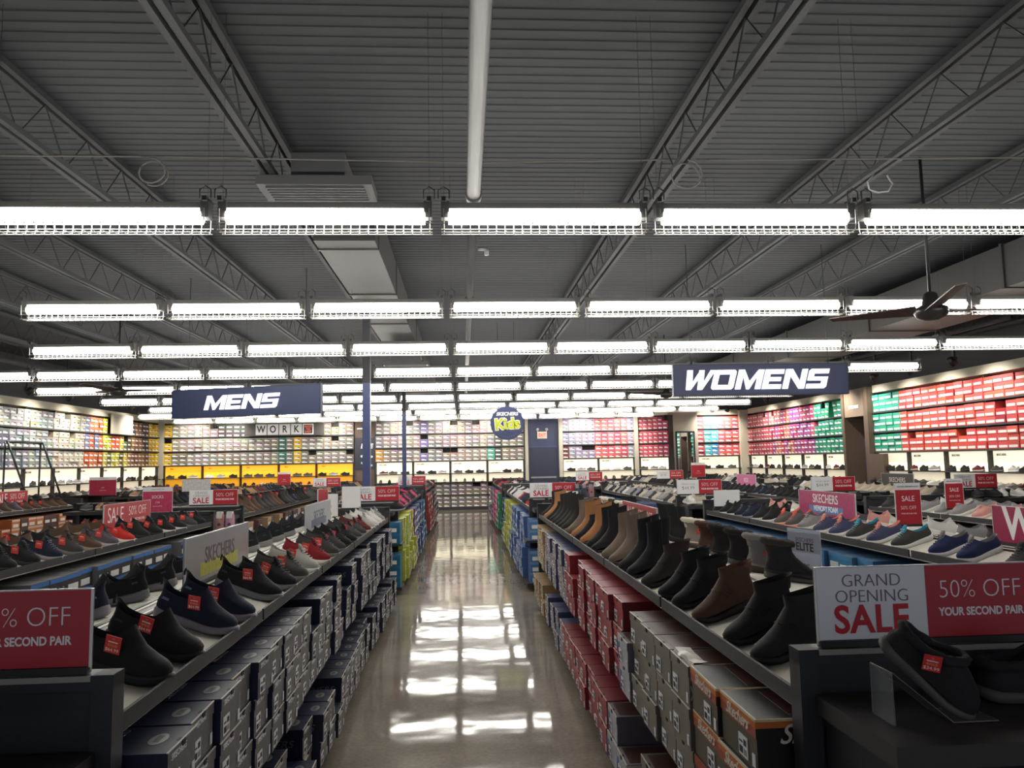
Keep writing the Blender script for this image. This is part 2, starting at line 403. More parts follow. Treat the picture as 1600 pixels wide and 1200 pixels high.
wall_section(TR(7.75, 25.1, 0), 1.42, 1, 'narrow shelving bay of coral and turquoise boxes in the right corner', col_niche, bw=.23)
wall_section(TR(9.4, 25.0, -90), 6.6, 5, 'right wall shelving of pink, purple and green boxes beyond the wooden pilaster', col_rfar, bw=.22)
wall_section(TR(9.4, 17.15, -90), 7.6, 6, 'right wall shelving of red boxes nearest the front', col_rnear, bw=.27, swoosh=False)

def wall_extras():
    # recess between back shelving: wood pilaster with poster
    r = O('wood_pilaster', None, loc=(-3.2, 25.3, 0), label='brown wooden pilaster between the back wall shelvings, behind the blue column', cat='pilaster')
    b = MB(); b.box(-.33, .33, .1, .4, 0, 3.05); b.obj('panel', WOOD, r)
    b = MB(); b.box(-.25, .1, .085, .099, 2.68, 2.72); b.obj('strip', LABEL, r)
    p = O('wall_poster', None, loc=(-3.2, 25.38, 2.0), label='dark navy poster with white shapes on the wooden pilaster', cat='poster')
    b = MB(); b.box(-.3, .33, -.01, .015, -.62, .4); b.obj('sheet', M((24, 28, 46), .4), p)
    lettering(p, 'DAE', .2, Matrix.Translation((.06, -.012, .12)) @ Matrix.Rotation(PI / 2, 4, 'X'), WHITE, bold=.008, shear=.2)
    b = MB()
    for (x, z, s) in ((0, -.2, .1), (.2, -.22, .07), (.0, -.42, .09), (.2, -.5, .06)):
        b.prism([(x + s * math.cos(a) * (1 if math.cos(a) > 0 else 1.4), z + s * .6 * math.sin(a)) for a in [2 * PI * k / 9 for k in range(9)]], -.014, -.011)
    b.obj('shoe_print', M((190, 195, 200), .5), p)
    # navy door bay on the back wall
    b = MB(); b.box(2.05, 3.2, .0, .1, 0, 3.1, T=Matrix.Translation((0, 25.32, 0))); b.obj('trim_1', NAVYP, kind='structure')
    d = O('door_1', None, loc=(2.62, 25.31, 0), kind='structure')
    b = MB(); b.box(-.5, .5, -.02, .0, 0, 1.98); b.obj('door_leaf', M((30, 36, 62), .5), d)
    b = MB(); b.box(-.55, -.5, -.03, .0, 0, 2.03); b.box(.5, .55, -.03, 0, 0, 2.03); b.box(-.55, .55, -.03, 0, 1.98, 2.03); b.obj('door_frame', M((52, 66, 112), .5), d)
    b = MB(); b.box(-.42, .42, -.05, -.02, .98, 1.03); b.obj('push_bar', M((140, 140, 140), .4, 'metal'), d)
    def exit_sign(T, label):
        r = O('exit_sign', None, mw=T, label=label, cat='exit sign')
        b = MB(); b.box(-.16, .16, -.05, 0, -.13, .1); b.obj('housing', M((226, 218, 200), .4), r)
        lettering(r, 'EXIT', .15, Matrix.Translation((0, -.052, -.02)) @ Matrix.Rotation(PI / 2, 4, 'X'), M((255, 70, 60), .5, 'emit', 0, 1.0), bold=.004, sx=.8)
        for s in (-1, 1):
            b = MB(); rr = [[(s * .15 + a * math.cos(t), yy, .17 + a * math.sin(t)) for t in [2 * PI * k / 10 for k in range(10)]] for (a, yy) in ((.02, 0), (.05, -.03), (.052, -.08))]
            b.loft(rr, 0, True, True); b.box(s * .15 - .012, s * .15 + .012, -.03, -.005, .09, .14); b.obj('emergency_lamp', M((205, 205, 205), .3), r)
    exit_sign(Matrix.Translation((2.6, 25.31, 2.4)), 'exit sign with two round emergency lamps above the navy back door')
    exit_sign(Matrix.Translation((9.62, 17.55, 2.1)) @ Matrix.Rotation(-PI / 2, 4, 'Z'), 'exit sign beside the navy door on the right wall')
    # cream posts around the bays
    b = MB()
    for (x0, x1, y) in ((2.03, 2.13, 25.2), (3.14, 3.27, 25.2), (5.67, 5.8, 25.25), (9.17, 9.45, 25.0), (-9.98, -9.55, 25.3)): b.box(x0, x1, y, 25.75, 0, 3.1)
    b.obj('trim_2', WALLC, kind='structure')
    # mirror panel
    b = MB(); b.box(6.62, 7.72, 24.95, 25.75, 0, 3.12); b.obj('trim_3', M((182, 174, 160), .7), kind='structure')
    m = O('wall_mirror', None, loc=(7.28, 24.94, 1.75), label='tall black-framed mirror on the cream panel by the right corner', cat='mirror')
    b = MB(); b.box(-.27, .27, -.02, -.005, -1.2, .62); b.obj('glass', M((225, 230, 232), .02, 'plain', 1.0), m)
    b = MB(); b.box(-.32, -.27, -.04, 0, -1.25, .67); b.box(.27, .32, -.04, 0, -1.25, .67); b.box(-.27, .27, -.04, 0, .62, .67); b.box(-.27, .27, -.04, 0, -1.25, -1.2); b.obj('frame', BLACKM, m)
    b = MB(); b.box(-.06, .06, 0, .12, 0, 3.0, T=Matrix.Translation((6.66, 24.85, 0))); b.obj('trim_4', BLACKM, kind='structure')
    # right wall pilaster with navy door
    r = O('wood_pilaster', None, loc=(9.3, 17.75, 0), label='wooden portal around the navy door in the right wall', cat='pilaster')
    b = MB(); b.box(0, .5, -.6, -.42, 0, 3.1); b.obj('post', WOOD, r)
    b = MB(); b.box(0, .5, .5, .62, 0, 3.1); b.obj('post', WOOD, r)
    b = MB(); b.box(.02, .5, -.42, .5, 2.45, 3.1); b.obj('header', M((124, 108, 92), .55, 'wood'), r)
    lettering(r, 'SKECHERS', .1, face_nx(.01, .04, 2.68), WHITE, bold=.004)
    d = O('door_2', None, loc=(9.8, 17.79, 0), kind='structure')
    b = MB(); b.box(-.02, 0, -.46, .46, 0, 2.45); b.obj('door_frame', NAVYP, d)
    b = MB(); b.box(-.04, -.02, -.42, .4, 0, 1.75); b.obj('door_leaf', M((28, 34, 60), .5), d)
    b = MB(); b.box(9.28, 9.39, 16.55, 17.13, .1, 1.56); b.obj('trim_5', WOOD, kind='structure')
    # pale board on left wall
    b = MB(); b.box(-9.55, -9.5, 21.55, 22.85, 2.5, 3.05); b.obj('blank_board', M((176, 170, 156), .7), label='plain grey-beige board fixed among boxes high on the left wall', cat='board')
    # rolling ladder
    r = O('rolling_ladder', None, loc=(-8.9, 16.6, 0), label='black metal rolling ladder against the left wall shelving', cat='ladder')
    for y in (-.55, .75):
        b = MB(); b.tube([(-.2, y, 2.13), (.25, y + .6, .05)], .022, 5); b.tube([(-.25, y, 2.13), (-.25, y, .05)], .02, 5); b.obj('rail', BLACKM, r)
    b = MB(); b.tube([(-.22, -.55, 2.13), (-.22, .75, 2.13)], .025, 5); b.obj('top_bar', BLACKM, r)
    b = MB(); b.tube([(-.25, -.95, 2.75), (-.25, -.95, .05)], .025, 5); b.tube([(-.25, -.95, 1.2), (-.25, .75, 1.2)], .015, 5); b.obj('post', BLACKM, r)
    # columns
    for (x, y, wd, lab) in ((-1.248, 10.1, .049, 'slim navy steel column rising from the left shelving, nearer and thicker in view'), (-1.20, 15.86, .041, 'slim navy steel column farther back, thinner in view, left of the aisle')):
        b = MB(); b.box(x - wd, x + wd, y - wd, y + wd, 0, 2.6, 0); o = b.obj('support_column', M((58, 68, 112), .45), label=lab, cat='column'); b = MB(); b.box(x - wd, x + wd, y - wd, y + wd, 2.6, 4.14); b.box(x - .09, x + .09, y - .09, y + .09, 4.0, 4.14); b.obj('upper_shaft', M((48, 48, 52), .7), o)
wall_extras()

def wall_spots():
    mb = MB(); n = 10
    def ring(r, z): return [(r * math.cos(2 * PI * k / n), r * math.sin(2 * PI * k / n), z) for k in range(n)]
    mb.loft([ring(.03, .16), ring(.06, .14), ring(.075, 0), ring(.065, 0), ring(.05, .05)], 0, True, True); head = mb.mesh('lamp_head', [M((30, 30, 32), .5, 'metal')])
    st = MB(); st.box(-.02, .02, -.02, .02, .1, .55); st.box(-.05, .05, -.02, .02, .08, .14); stem = st.mesh('stem', [M((36, 36, 38), .5, 'metal')])
    def spot(x, y, z, tx, ty, tz, lab, grp):
        d = (Vector((x, y, z)) - Vector((tx, ty, tz))).normalized()
        r = O('track_spotlight', stem, loc=(x, y, z), label=lab, cat='spotlight', group=grp)
        Q = d.to_track_quat('Z', 'Y').to_matrix().to_4x4()
        O('lamp_head', head, r, mw=Q)
        ld = bpy.data.lights.new('spot', 'SPOT'); ld.energy = SPOT; ld.spot_size = math.radians(120); ld.spot_blend = .9; ld.shadow_soft_size = .06; ld.color = (1, .93, .82)
        lo = O('spot_lamp', ld, r, mw=Q @ Matrix.Translation((0, 0, -.02)))
    ys = [13.0, 14.3, 15.6, 16.9, 18.2, 19.8, 21.4, 23.0]
    for i, y in enumerate(ys): spot(8.7, y, 3.1, 9.5, y, 2.1, 'black spotlight on the right wall track, %s from the front' % nth(i + 1), 'right wall spotlights')
    ys = [14.6, 16.2, 17.8, 19.4, 21, 22.6]
    for i, y in enumerate(ys): spot(-8.85, y, 3.1, -9.7, y, 2.1, 'black spotlight on the left wall track, %s from the front' % nth(i + 1), 'left wall spotlights')
    xs = [-8.6, -7.4, -4.1, -2.0, -.5, .8, 3.9, 5.2, 8.1, 8.6]
    for i, x in enumerate(xs): spot(x, 24.55, 3.05, x, 25.4, 2.1, 'black spotlight above the back wall boxes, %s from the left' % nth(i + 1), 'back wall spotlights')
    for (x, lab, y0, y1) in ((8.7, 'thin black light track along the right wall', 11.5, 24), (-8.85, 'thin black light track along the left wall', 11.5, 24)):
        b = MB(); b.box(x - .02, x + .02, y0, y1, 3.64, 3.70); [b.box(x - .008, x + .008, yy, yy + .016, 3.7, 4.12) for yy in (y0 + .3, (y0 + y1) / 2, y1 - .3)]; b.obj('light_track', BLACKM, label=lab, cat='light track')
    b = MB(); b.box(-9.2, 9.0, 24.53, 24.57, 3.59, 3.64); [b.box(xx, xx + .016, 24.54, 24.556, 3.64, 4.12) for xx in (-8.9, -3, 3, 8.4)]; b.obj('light_track', BLACKM, label='thin black light track along the back wall', cat='light track')
wall_spots()

def fans():
    def fan(x, y, z, a0, lab):
        r = O('ceiling_fan', None, loc=(x, y, z), label=lab, cat='ceiling fan', group='dark ceiling fans')
        n = 20
        def ring(rr, zz): return [(rr * math.cos(2 * PI * k / n), rr * math.sin(2 * PI * k / n), zz) for k in range(n)]
        b = MB(); b.loft([ring(.03, .17), ring(.055, .15), ring(.07, .06), ring(.13, .03), ring(.135, -.01), ring(.11, -.05), ring(.05, -.075)], 0, True, True); b.obj('motor_housing', M((46, 42, 42), .35, 'metal'), r)
        b = MB(); b.tube([(0, 0, .15), (0, 0, 4.1 - z)], .013, 8); b.obj('down_rod', BLACKM, r)
        for k in range(3):
            a = a0 + k * 2 * PI / 3; ca, sa = math.cos(a), math.sin(a); b = MB(); pts = []
            for t in [i / 8 for i in range(9)]:
                rr = .1 + .75 * t; wd = .075 * (1 - .55 * t) + .01; tw = .35 * (1 - t * .5)
                pts.append([(rr * ca - s * wd * math.cos(tw) * sa, rr * sa + s * wd * math.cos(tw) * ca, .02 + .03 * t + s * wd * math.sin(tw) + dz) for (s, dz) in ((-1, .004), (1, .004), (1, -.004), (-1, -.004))])
            b.loft(pts, 0, True, True, sm=False); b.obj('blade', M((74, 56, 54), .5, 'metal'), r)
    fan(3.98, 6.2, 2.745, .2, 'dark three-blade ceiling fan at the right, nearest of the fans')
    fan(-5.66, 13.0, 2.81, .3, 'dark ceiling fan at the left in front of a light row')
    fan(4.2, 15.6, 2.86, 1.0, 'small distant ceiling fan left of the large womens sign')
fans()

# ---------------------------------------------------------------- gondolas
BAY = 1.32
ORD = {1: 'first', 2: 'second', 3: 'third', 4: 'fourth'}
def gname(side, n, blk): return '%s%s gondola %s of aisle' % ('' if blk == 1 else {2: 'middle ', 3: 'far '}[blk], ORD[n], side)
GONS = []     # dicts
def gondola(side, n, blk, X, y0, nb, ledge=True):
    sg = -1 if side == 'left' else 1                 # X is |spine|
    y1 = y0 + nb * BAY; sx = sg * X
    if side == 'left' and n == 3: lab = 'far left double-sided shoe gondola, third from the aisle, with sloping trays'
    lab = 'black double-sided shoe gondola with sloping cream trays, %s' % {1: 'nearest block', 2: 'middle block', 3: 'farthest block'}[blk] + ', %s %s of the aisle' % (ORD[n], side)
    r = O('display_gondola', None, loc=(sx, y0, 0), label=lab, cat='shelving', group='double-sided shoe gondolas')
    L = y1 - y0
    b = MB(); b.box(-.02, .02, 0, L, .02, .99); b.obj('centre_panel', SHELFM, r)
    b = MB(); b.box(-.40, .40, 0, L, .07, .095); b.box(-.36, .36, .02, L - .02, .0, .07); b.obj('base_shelf', BLACKM, r)
    for f in (-1, 1):
        b = MB(); b.box(min(f * .02, f * .38), max(f * .02, f * .38), 0, L, .455, .48); b.obj('box_shelf', SHELFM, r)
    fr = -sg                                          # the aisle side; the rear tray is deeper
    def TX(pts): return [(fr * x, z) for x, z in pts][::fr]
    tp = MB(); tp.prism(TX([(.04, 1.012), (.365, .928), (.365, .913), (.04, .997)]), .004, BAY - .004); trayR = tp.mesh('display_tray', [CREAM])
    tp = MB(); tp.prism(TX([(-.04, 1.0), (-.04, .985), (-.515, .92), (-.515, .935)]), .004, BAY - .004); trayL = tp.mesh('display_tray', [CREAM])
    lp = MB(); lp.prism(TX([(.366, .922), (.376, .922), (.376, .966), (.366, .966)]), .006, BAY - .02); lipR = lp.mesh('front_lip', [LIPM])
    lp = MB(); lp.prism(TX([(-.516, .922), (-.516, .966), (-.526, .966), (-.526, .922)]), .006, BAY - .02); lipL = lp.mesh('front_lip', [LIPM])
    for k in range(nb):
        for me in (trayR, trayL): O('display_tray', me, r, loc=(0, k * BAY, 0))
        for me in (lipR, lipL): O('front_lip', me, r, loc=(0, k * BAY, 0))
    b = MB(); b.box(-.042, .042, 0, L, .99, 1.018)
    for f in (-1, 1):
        b.box(f * .072 - .009, f * .072 + .009, 0, L, .99, 1.012)
    rail = b.obj('sign_rail', BLACKM, r)
    b = MB()
    for u in (-.034, .020): b.box(u, u + .014, 0, L, 1.016, 1.0205)
    b.obj('rail_strip', CREAM, rail)
    ep = MB(); pa, pb = (-.535, .385) if fr > 0 else (-.385, .535)
    ep.box(pa + .02, pb - .02, -.06, -.02, .02, 1.055)
    for (a, c) in ((pa, pa + .05), (pb - .05, pb)): ep.box(a, c, -.075, -.015, .0, 1.075)
    ep.box(pa, pb, -.075, -.015, 1.04, 1.075); em = ep.mesh('end_panel', [DARKPANEL])
    e1 = O('end_panel', em, r); O('end_panel', em, r, loc=(0, L + .09, 0))
    b = MB(); b.box(pa + .05, pb - .05, -.079, -.073, 1.062, 1.075); b.obj('edge_strip', M((150, 148, 142), .4, 'metal'), e1)
    if ledge:
        zl = .97 if not (side == 'left' and n == 1 and blk == 1) else .905
        b = MB(); b.box(pa + .035, pb - .035, -.43, -.08, zl - .045, zl); b.obj('end_ledge', M((52, 49, 48), .55, 'leather'), r)
        if blk == 2 and n == 1:
            a, c = (-.33, .2) if side == 'left' else (-.2, .33)
            b = MB(); b.box(a, c, -.4, -.08, .0, zl - .045); b.obj('end_cabinet', DARKPANEL, r)
            a, c = (.2, .46) if side == 'left' else (-.46, -.2)
            b = MB(); b.box(a, c, -.47, -.08, .06, .098); b.box(a, c, -.47, -.08, .575, .598); b.obj('side_shelf', SHELFM, r)
        else:
            b = MB(); b.box(-.33, .33, -.40, -.08, .0, .06); b.box(-.33, .33, -.4, -.36, .06, .5); b.box(-.33, -.29, -.4, -.08, .06, zl - .045); b.box(.29, .33, -.4, -.08, .06, zl - .045); b.obj('end_cabinet', DARKPANEL, r)
    GONS.append(dict(side=side, sg=sg, n=n, blk=blk, X=X, y0=y0, y1=y1, nb=nb, name=gname(side, n, blk)))
SP = {1: 1.20, 2: 3.08, 3: 4.96, 4: 6.84}
B1, B2, B3 = 1.97, 9.78, 16.72
for side in ('left', 'right'):
    for n in (1, 2): gondola(side, n, 1, SP[n], B1, 5)
gondola('right', 3, 1, SP[3], B1, 5)
gondola('left', 4, 1, 6.81, 8.2, 4, ledge=False)
for side in ('left', 'right'):
    for n in (1, 2, 3, 4):
        if side == 'left' and n == 4: continue
        if side == 'left' and n == 3: gondola(side, n, 2, SP[n], 11.4, 3)
        else: gondola(side, n, 2, SP[n], B2, 4)
        gondola(side, n, 3, SP[n], B3, 4)
gondola('left', 4, 3, 6.81, B3, 4)

# ---------------------------------------------------------------- shoe boxes
# every type: front, body(side/top), lid front band, width, height
BT = {
 'navy':   dict(w=.205, h=.128, front=(104, 101, 100), body=(24, 29, 56), band=(98, 96, 97), word='navy', txt='SKECHERS', tc=(196, 196, 200)),
 'script': dict(w=.265, h=.135, front=(88, 78, 60), body=(20, 19, 20), band=(158, 72, 40), word='brown sunset', txt='Skechers', tc=(226, 216, 200)),
 'grey':   dict(w=.225, h=.132, front=(118, 110, 98), body=(96, 88, 80), band=(118, 110, 98), word='taupe', txt='', tc=(0, 0, 0)),
 'lilac':  dict(w=.225, h=.128, front=(176, 174, 182), body=(112, 104, 112), band=(176, 174, 182), word='pale lilac', txt='', tc=(0, 0, 0)),
 'red':    dict(w=.225, h=.130, front=(152, 44, 48), body=(128, 30, 40), band=(160, 48, 52), word='red', txt='', tc=(0, 0, 0)),
 'lav':    dict(w=.215, h=.126, front=(148, 138, 146), body=(60, 66, 100), band=(156, 146, 152), word='mauve', txt='', tc=(0, 0, 0)),
 'tan':    dict(w=.215, h=.126, front=(176, 148, 106), body=(150, 122, 84), band=(182, 152, 108), word='tan', txt='', tc=(0, 0, 0)),
 'teal':   dict(w=.21, h=.125, front=(30, 104, 142), body=(28, 100, 138), band=(38, 116, 152), word='teal blue'),
 'lime':   dict(w=.21, h=.125, front=(166, 172, 58), body=(168, 176, 48), band=(176, 182, 70), word='lime'),
 'blue':   dict(w=.21, h=.125, front=(50, 84, 128), body=(38, 70, 118), band=(76, 110, 152), word='blue'),
 'sky':    dict(w=.21, h=.125, front=(82, 120, 168), body=(58, 94, 148), band=(112, 146, 186), word='sky blue'),
 'plum':   dict(w=.21, h=.125, front=(104, 74, 110), body=(90, 50, 96), band=(112, 84, 118), word='plum'),
 'green':  dict(w=.21, h=.125, front=(40, 128, 92), body=(36, 120, 88), band=(48, 134, 100), word='green'),
 'darkred':dict(w=.21, h=.125, front=(150, 54, 54), body=(130, 40, 44), band=(150, 60, 56), word='dark red'),
 'black':  dict(w=.205, h=.125, front=(38, 38, 42), body=(112, 112, 118), band=(50, 110, 180), word='black'),
 'azure':  dict(w=.205, h=.125, front=(42, 120, 172), body=(70, 100, 140), band=(60, 140, 190), word='azure'),
 'pink':   dict(w=.21, h=.125, front=(190, 60, 118), body=(180, 50, 110), band=(196, 80, 130), word='pink'),
 'orange': dict(w=.205, h=.125, front=(206, 120, 58), body=(190, 110, 60), band=(220, 200, 180), word='orange'),
 'brown':  dict(w=.205, h=.125, front=(92, 62, 52), body=(86, 58, 50), band=(100, 70, 60), word='brown'),
 'drkgrey':dict(w=.205, h=.125, front=(74, 72, 72), body=(60, 58, 60), band=(84, 80, 80), word='dark grey'),
}
def seg_r1(y, t):
    if y < 2.5: return 'script'
    if t == 0:
        if y < 3.35: return 'grey'
        if y < 3.75: return 'lilac'
        if y < 5.6: return 'red'
        return 'lav' if y < 7.2 else 'tan'
    if y < 3.35: return 'grey'
    if y < 3.6: return 'lilac' if random.random() < .6 else 'grey'
    if y < 5.75: return 'red'
    return 'lav' if y < 7.5 else 'tan'
def seg_of(g):
    s, n, b = g['side'], g['n'], g['blk']
    if s == 'left':
        if n == 1 and b == 1: return lambda y, t: 'navy'
        if n == 1 and b == 2: return lambda y, t: ('lime' if y < 11.6 else ('plum' if y < 12.2 else ('blue' if y < 14.2 else 'teal')))
        if n == 1 and b == 3: return lambda y, t: 'darkred' if y < 18.6 else 'drkgrey'
        if n == 2 and b == 1: return lambda y, t: 'black'
        if n == 4 and b == 1: return lambda y, t: 'orange' if random.random() < .6 else 'brown'
        return lambda y, t: random.choice(['brown', 'drkgrey', 'tan'])
    if n == 1 and b == 1: return seg_r1
    if n == 1 and b == 2: return lambda y, t: 'sky' if y < 12.2 else ('lime' if y < 14.2 else ('green' if y < 14.5 else 'blue'))
    if n == 1 and b == 3: return lambda y, t: 'green' if y < 17.4 else ('pink' if y < 19.4 else 'lav')
    if n == 2: return lambda y, t: 'azure'
    if n == 3: return lambda y, t: random.choice(['darkred', 'drkgrey', 'red'])
    return lambda y, t: random.choice(['drkgrey', 'azure', 'darkred'])
CAND = []     # (area, info) of boxes on the gondola fronts
def plan_boxes():
    for g in GONS:
        fr = -g['sg']                                # front faces the aisle
        sx = g['sg'] * g['X']; seg = seg_of(g)
        near = g['n'] == 1 and g['blk'] == 1
        for tier, z0 in enumerate((.097, .482)):
            y = g['y0'] + .01; col = 0
            while True:
                k = seg(y, tier); t = BT[k]
                if y + t['w'] > g['y1']: break
                col += 1
                nmax = int(.39 / t['h'] + .01)
                nh = 3 if t['h'] <= .13 else 3
                if nh * t['h'] + z0 > (.472 if tier == 0 else .893): nh = 2 if tier == 0 else 3
                if random.random() < (.18 if tier else .22) and k not in ('script',): nh -= 1
                f = min(1, max(0, (y - 3) / 6)) * .06 if near else .03
                base = (.475 if tier else .515) - f
                if near and g['side'] == 'right' and k == 'lilac': base += .015
                off = random.uniform(-.02, .012)
                if k == 'navy' and random.random() < .2: off -= .06
                for i in range(nh):
                    u = base + off + random.uniform(-.01, .008)
                    x = sx + fr * u; yy = y + t['w'] / 2; z = z0 + i * t['h']
                    p = proj((x, yy, z + t['h'] / 2))
                    vis = p and -20 < p[0] < 1620 and p[1] < 1230
                    area = (t['w'] * t['h']) / (p[2] ** 2) * (abs(x) / p[2] + .12) if vis else 0
                    if not (g['n'] == 1): area *= .02
                    CAND.append((area, g, tier, col, i, nh, k, x, yy, z, fr, random.uniform(-.035, .035)))
                y += t['w'] + random.uniform(.002, .012)
plan_boxes()
CAND.sort(key=lambda c: -c[0])
_BM = {}
def box_meshes(k):
    if k in _BM: return _BM[k]
    t = BT[k]; w, h, d = t['w'] - .004, t['h'] - .001, .335
    F = M(t['front'], .55, 'print' if k in ('navy', 'lilac', 'lav', 'tan') else 'card'); B = M(t['body'], .45, 'card'); D = M(t['band'], .5, 'print' if k == 'navy' else 'card'); E = M((206, 202, 190), .6)
    c = MB(); c.box(-d, -.002, -w / 2 + .002, w / 2 - .002, 0, h - .004, fm=[0, 0, 0, 0, 0, 1])
    if k == 'red':
        pass
    carton = c.mesh('shoe_box', [B, F])
    l = MB(); lh = .034 if k != 'script' else .048
    l.box(-d - .001, .001, -w / 2, w / 2, h - lh, h, fm=[0, 0, 0, 0, 0, 1])
    e = .0014                                                        # pale worn edges of the lid
    l.box(-.003, .0016, -w / 2 - .0003, w / 2 + .0003, h - e, h + .0006, 2)
    if k == 'script':
        l.box(-.004, .0017, -w / 2 - .0006, w / 2 + .0006, h - .006, h + .0004, 3); l.box(-d, -.002, -w / 2 - .0006, -w / 2 + .003, h - .006, h + .0004, 3); l.box(-d, -.002, w / 2 - .003, w / 2 + .0006, h - .006, h + .0004, 3); l.box(-d * .999, .0014, -w / 2 - .0004, w / 2 + .0004, h - .022, h - .006, 4)
        l.box(-d * .8, -d * .3, -w * .4, w * .4, h, h + .0008, 5)
    if k in ('grey', 'lilac'): l.box(-.3, -.02, -w * .42, w * .42, h, h + .0006, 5)
    if k != 'script':
        l.box(-.012, .004, -.011, .011, h - .014, h + .0004, 6)      # thumb notch
    lid = l.mesh('lid', [B, D, E, M((214, 196, 150), .6), M((196, 104, 44), .5), M((70, 40, 34), .4), M((14, 14, 16), .7)])
    s = MB()
    y0 = -w * .40 if k != 'script' else w * .02
    s.box(-.001, .0012, y0, y0 + .062, .012, .066, 0)
    for j in range(9):
        s.box(0, .0016, y0 + .006 + j * .0028, y0 + .0072 + j * .0028 + (.0009 if j % 3 else 0), .018, .036, 1)
    s.box(0, .0016, y0 + .036, y0 + .057, .018, .034, 2); s.box(0, .0016, y0 + .006, y0 + .03, .045, .05, 1); s.box(0, .0016, y0 + .036, y0 + .056, .042, .058, 1)
    lab = s.mesh('size_label', [LABEL, INK, M((130, 130, 134), .5)])
    badge = None
    if k == 'navy':
        g = MB(); n = 14; rr = [[(-.06 + a * .022 * math.cos(2 * PI * j / n), a * .042 * math.sin(2 * PI * j / n), h + z) for j in range(n)] for (a, z) in ((1, 0), (1, .0012), (.8, .0012), (.78, .0016))]
        g.loft(rr, 0, False, True, sm=False); g.box(-.068, -.052, -.024, .024, h + .0014, h + .002, 1); badge = g.mesh('lid_badge', [M((150, 150, 146), .35, 'metal', .5), M((90, 90, 92), .4)])
    if k == 'lilac':
        g = MB(); g.box(-.02, .0012, -w / 2 - .0008, -w / 2 + .03, 0.002, h * .5, 0); g.box(-.02, .0012, -w / 2 - .0008, -w / 2 + .03, h * .5, h * .72, 1); badge = g.mesh('corner_print', [M((104, 40, 122), .5), M((50, 140, 180), .5)])
    _BM[k] = (carton, lid, lab, badge); return _BM[k]
_s = MB(); _s.box(-.001, .0013, -.009, .009, -.016, .016); STICKER = _s.mesh('barcode_sticker', [LABEL])
def place_boxes(limit=300):
    cnt = 0
    for c in CAND:
        (area, g, tier, col, i, nh, k, x, y, z, fr, yaw) = c
        T = Matrix.Translation((x, y, z)) @ Matrix.Rotation((0 if fr > 0 else PI) + yaw * .6, 4, 'Z')
        t = BT[k]
        if cnt < limit and area > 0 and g['n'] == 1 and g['blk'] <= 2:
            cnt += 1
            carton, lid, lab, badge = box_meshes(k)
            lay = 'top' if i == nh - 1 else ('bottom' if i == 0 else 'middle')
            o = O('shoe_box', carton, mw=T, label='%s shoe box, %s of the %s %s-tier stack from near end, %s gondola' % (t['word'], lay, nth(col), 'upper' if tier else 'lower', ('' if g['blk'] == 1 else 'middle ') + g['side']),
                  cat='shoe box', group='shoe boxes under the %s display trays' % g['side'])
            O('lid', lid, o); O('size_label', lab, o); O('barcode_sticker', STICKER, o, loc=(0, t['w'] / 2 - .024, .028))
            if badge: O('lid_badge' if k == 'navy' else 'corner_print', badge, o)
            w, h = t['w'], t['h']
            if k == 'navy' and y < 6:
                lettering(o, 'SKECHERS', .022, face_px(.0018, -.03, h - .02), WHITETXT, shear=.2)
                if (i == nh - 1): lettering(o, 'SKECHERS', .034, Matrix.Translation((-.17, 0, h + .0004)) @ Matrix.Rotation(PI / 2, 4, 'Z'), M((110, 112, 124), .5), shear=.25); lettering(o, 'SKECHERS', .045, face_ny(-.17, -w / 2 + .0012, h * .5), M((110, 112, 124), .5), shear=.25, sx=1.2)
            if k == 'script':
                lettering(o, 'Skechers', .045, face_px(.0024, 0, h - .028), M((226, 214, 196), .5), shear=.45, bold=.0006)
                lettering(o, 'Skechers', .068, face_px(0, 0, 0).inverted() @ Matrix.Identity(4) if False else Matrix.Translation((-.18, w / 2 + .0006, h - .04)) @ Matrix.Rotation(PI, 4, 'Z') @ Matrix.Rotation(PI / 2, 4, 'X'), M((226, 214, 196), .5), shear=.45, bold=.0006)
        else:
            near = (g['n'] == 1)
            stuff_box(T, t['w'] - .005, t['h'] - .001, .33, q(jit(t['front'], 6)), q(t['body']), True, False, q(t['band']))
place_boxes()
# teal and blue boxes stacked on the end of the second block, facing the front
def end_boxes():
    def eb(x, z, k, lab):
        t = BT[k]; carton, lid, l, b = box_meshes(k)
        o = O('shoe_box', carton, mw=Matrix.Translation((x, B2 - .46, z)) @ Matrix.Rotation(-PI / 2, 4, 'Z'), label=lab, cat='shoe box', group='boxes on the end of the middle blocks')
        O('lid', lid, o); O('size_label', l, o)
    st = M((40, 40, 42), .5)
    for (x, k, zz, sd) in ((-.86, 'teal', (.1, .225, .35), 'left'), (-.86, 'teal', (.6, .725), 'left'), (.88, 'sky', (.1, .225, .35), 'right'), (.88, 'sky', (.6, .725), 'right')):
        for i, z in enumerate(zz):
            stuff_box(Matrix.Translation((x, B2 - .47, z)) @ Matrix.Rotation(-PI / 2, 4, 'Z'), .2, .124, .3, q(BT[k]['front']), q(BT[k]['body']), True, False, q(BT[k]['band']))
end_boxes()
def flush_stuff():
    STUFF.obj('shoe_box', SC, label='all other shoe boxes on the far gondolas and the wall shelves', cat='shoe box', kind='stuff', group='shoe boxes beyond the nearest')

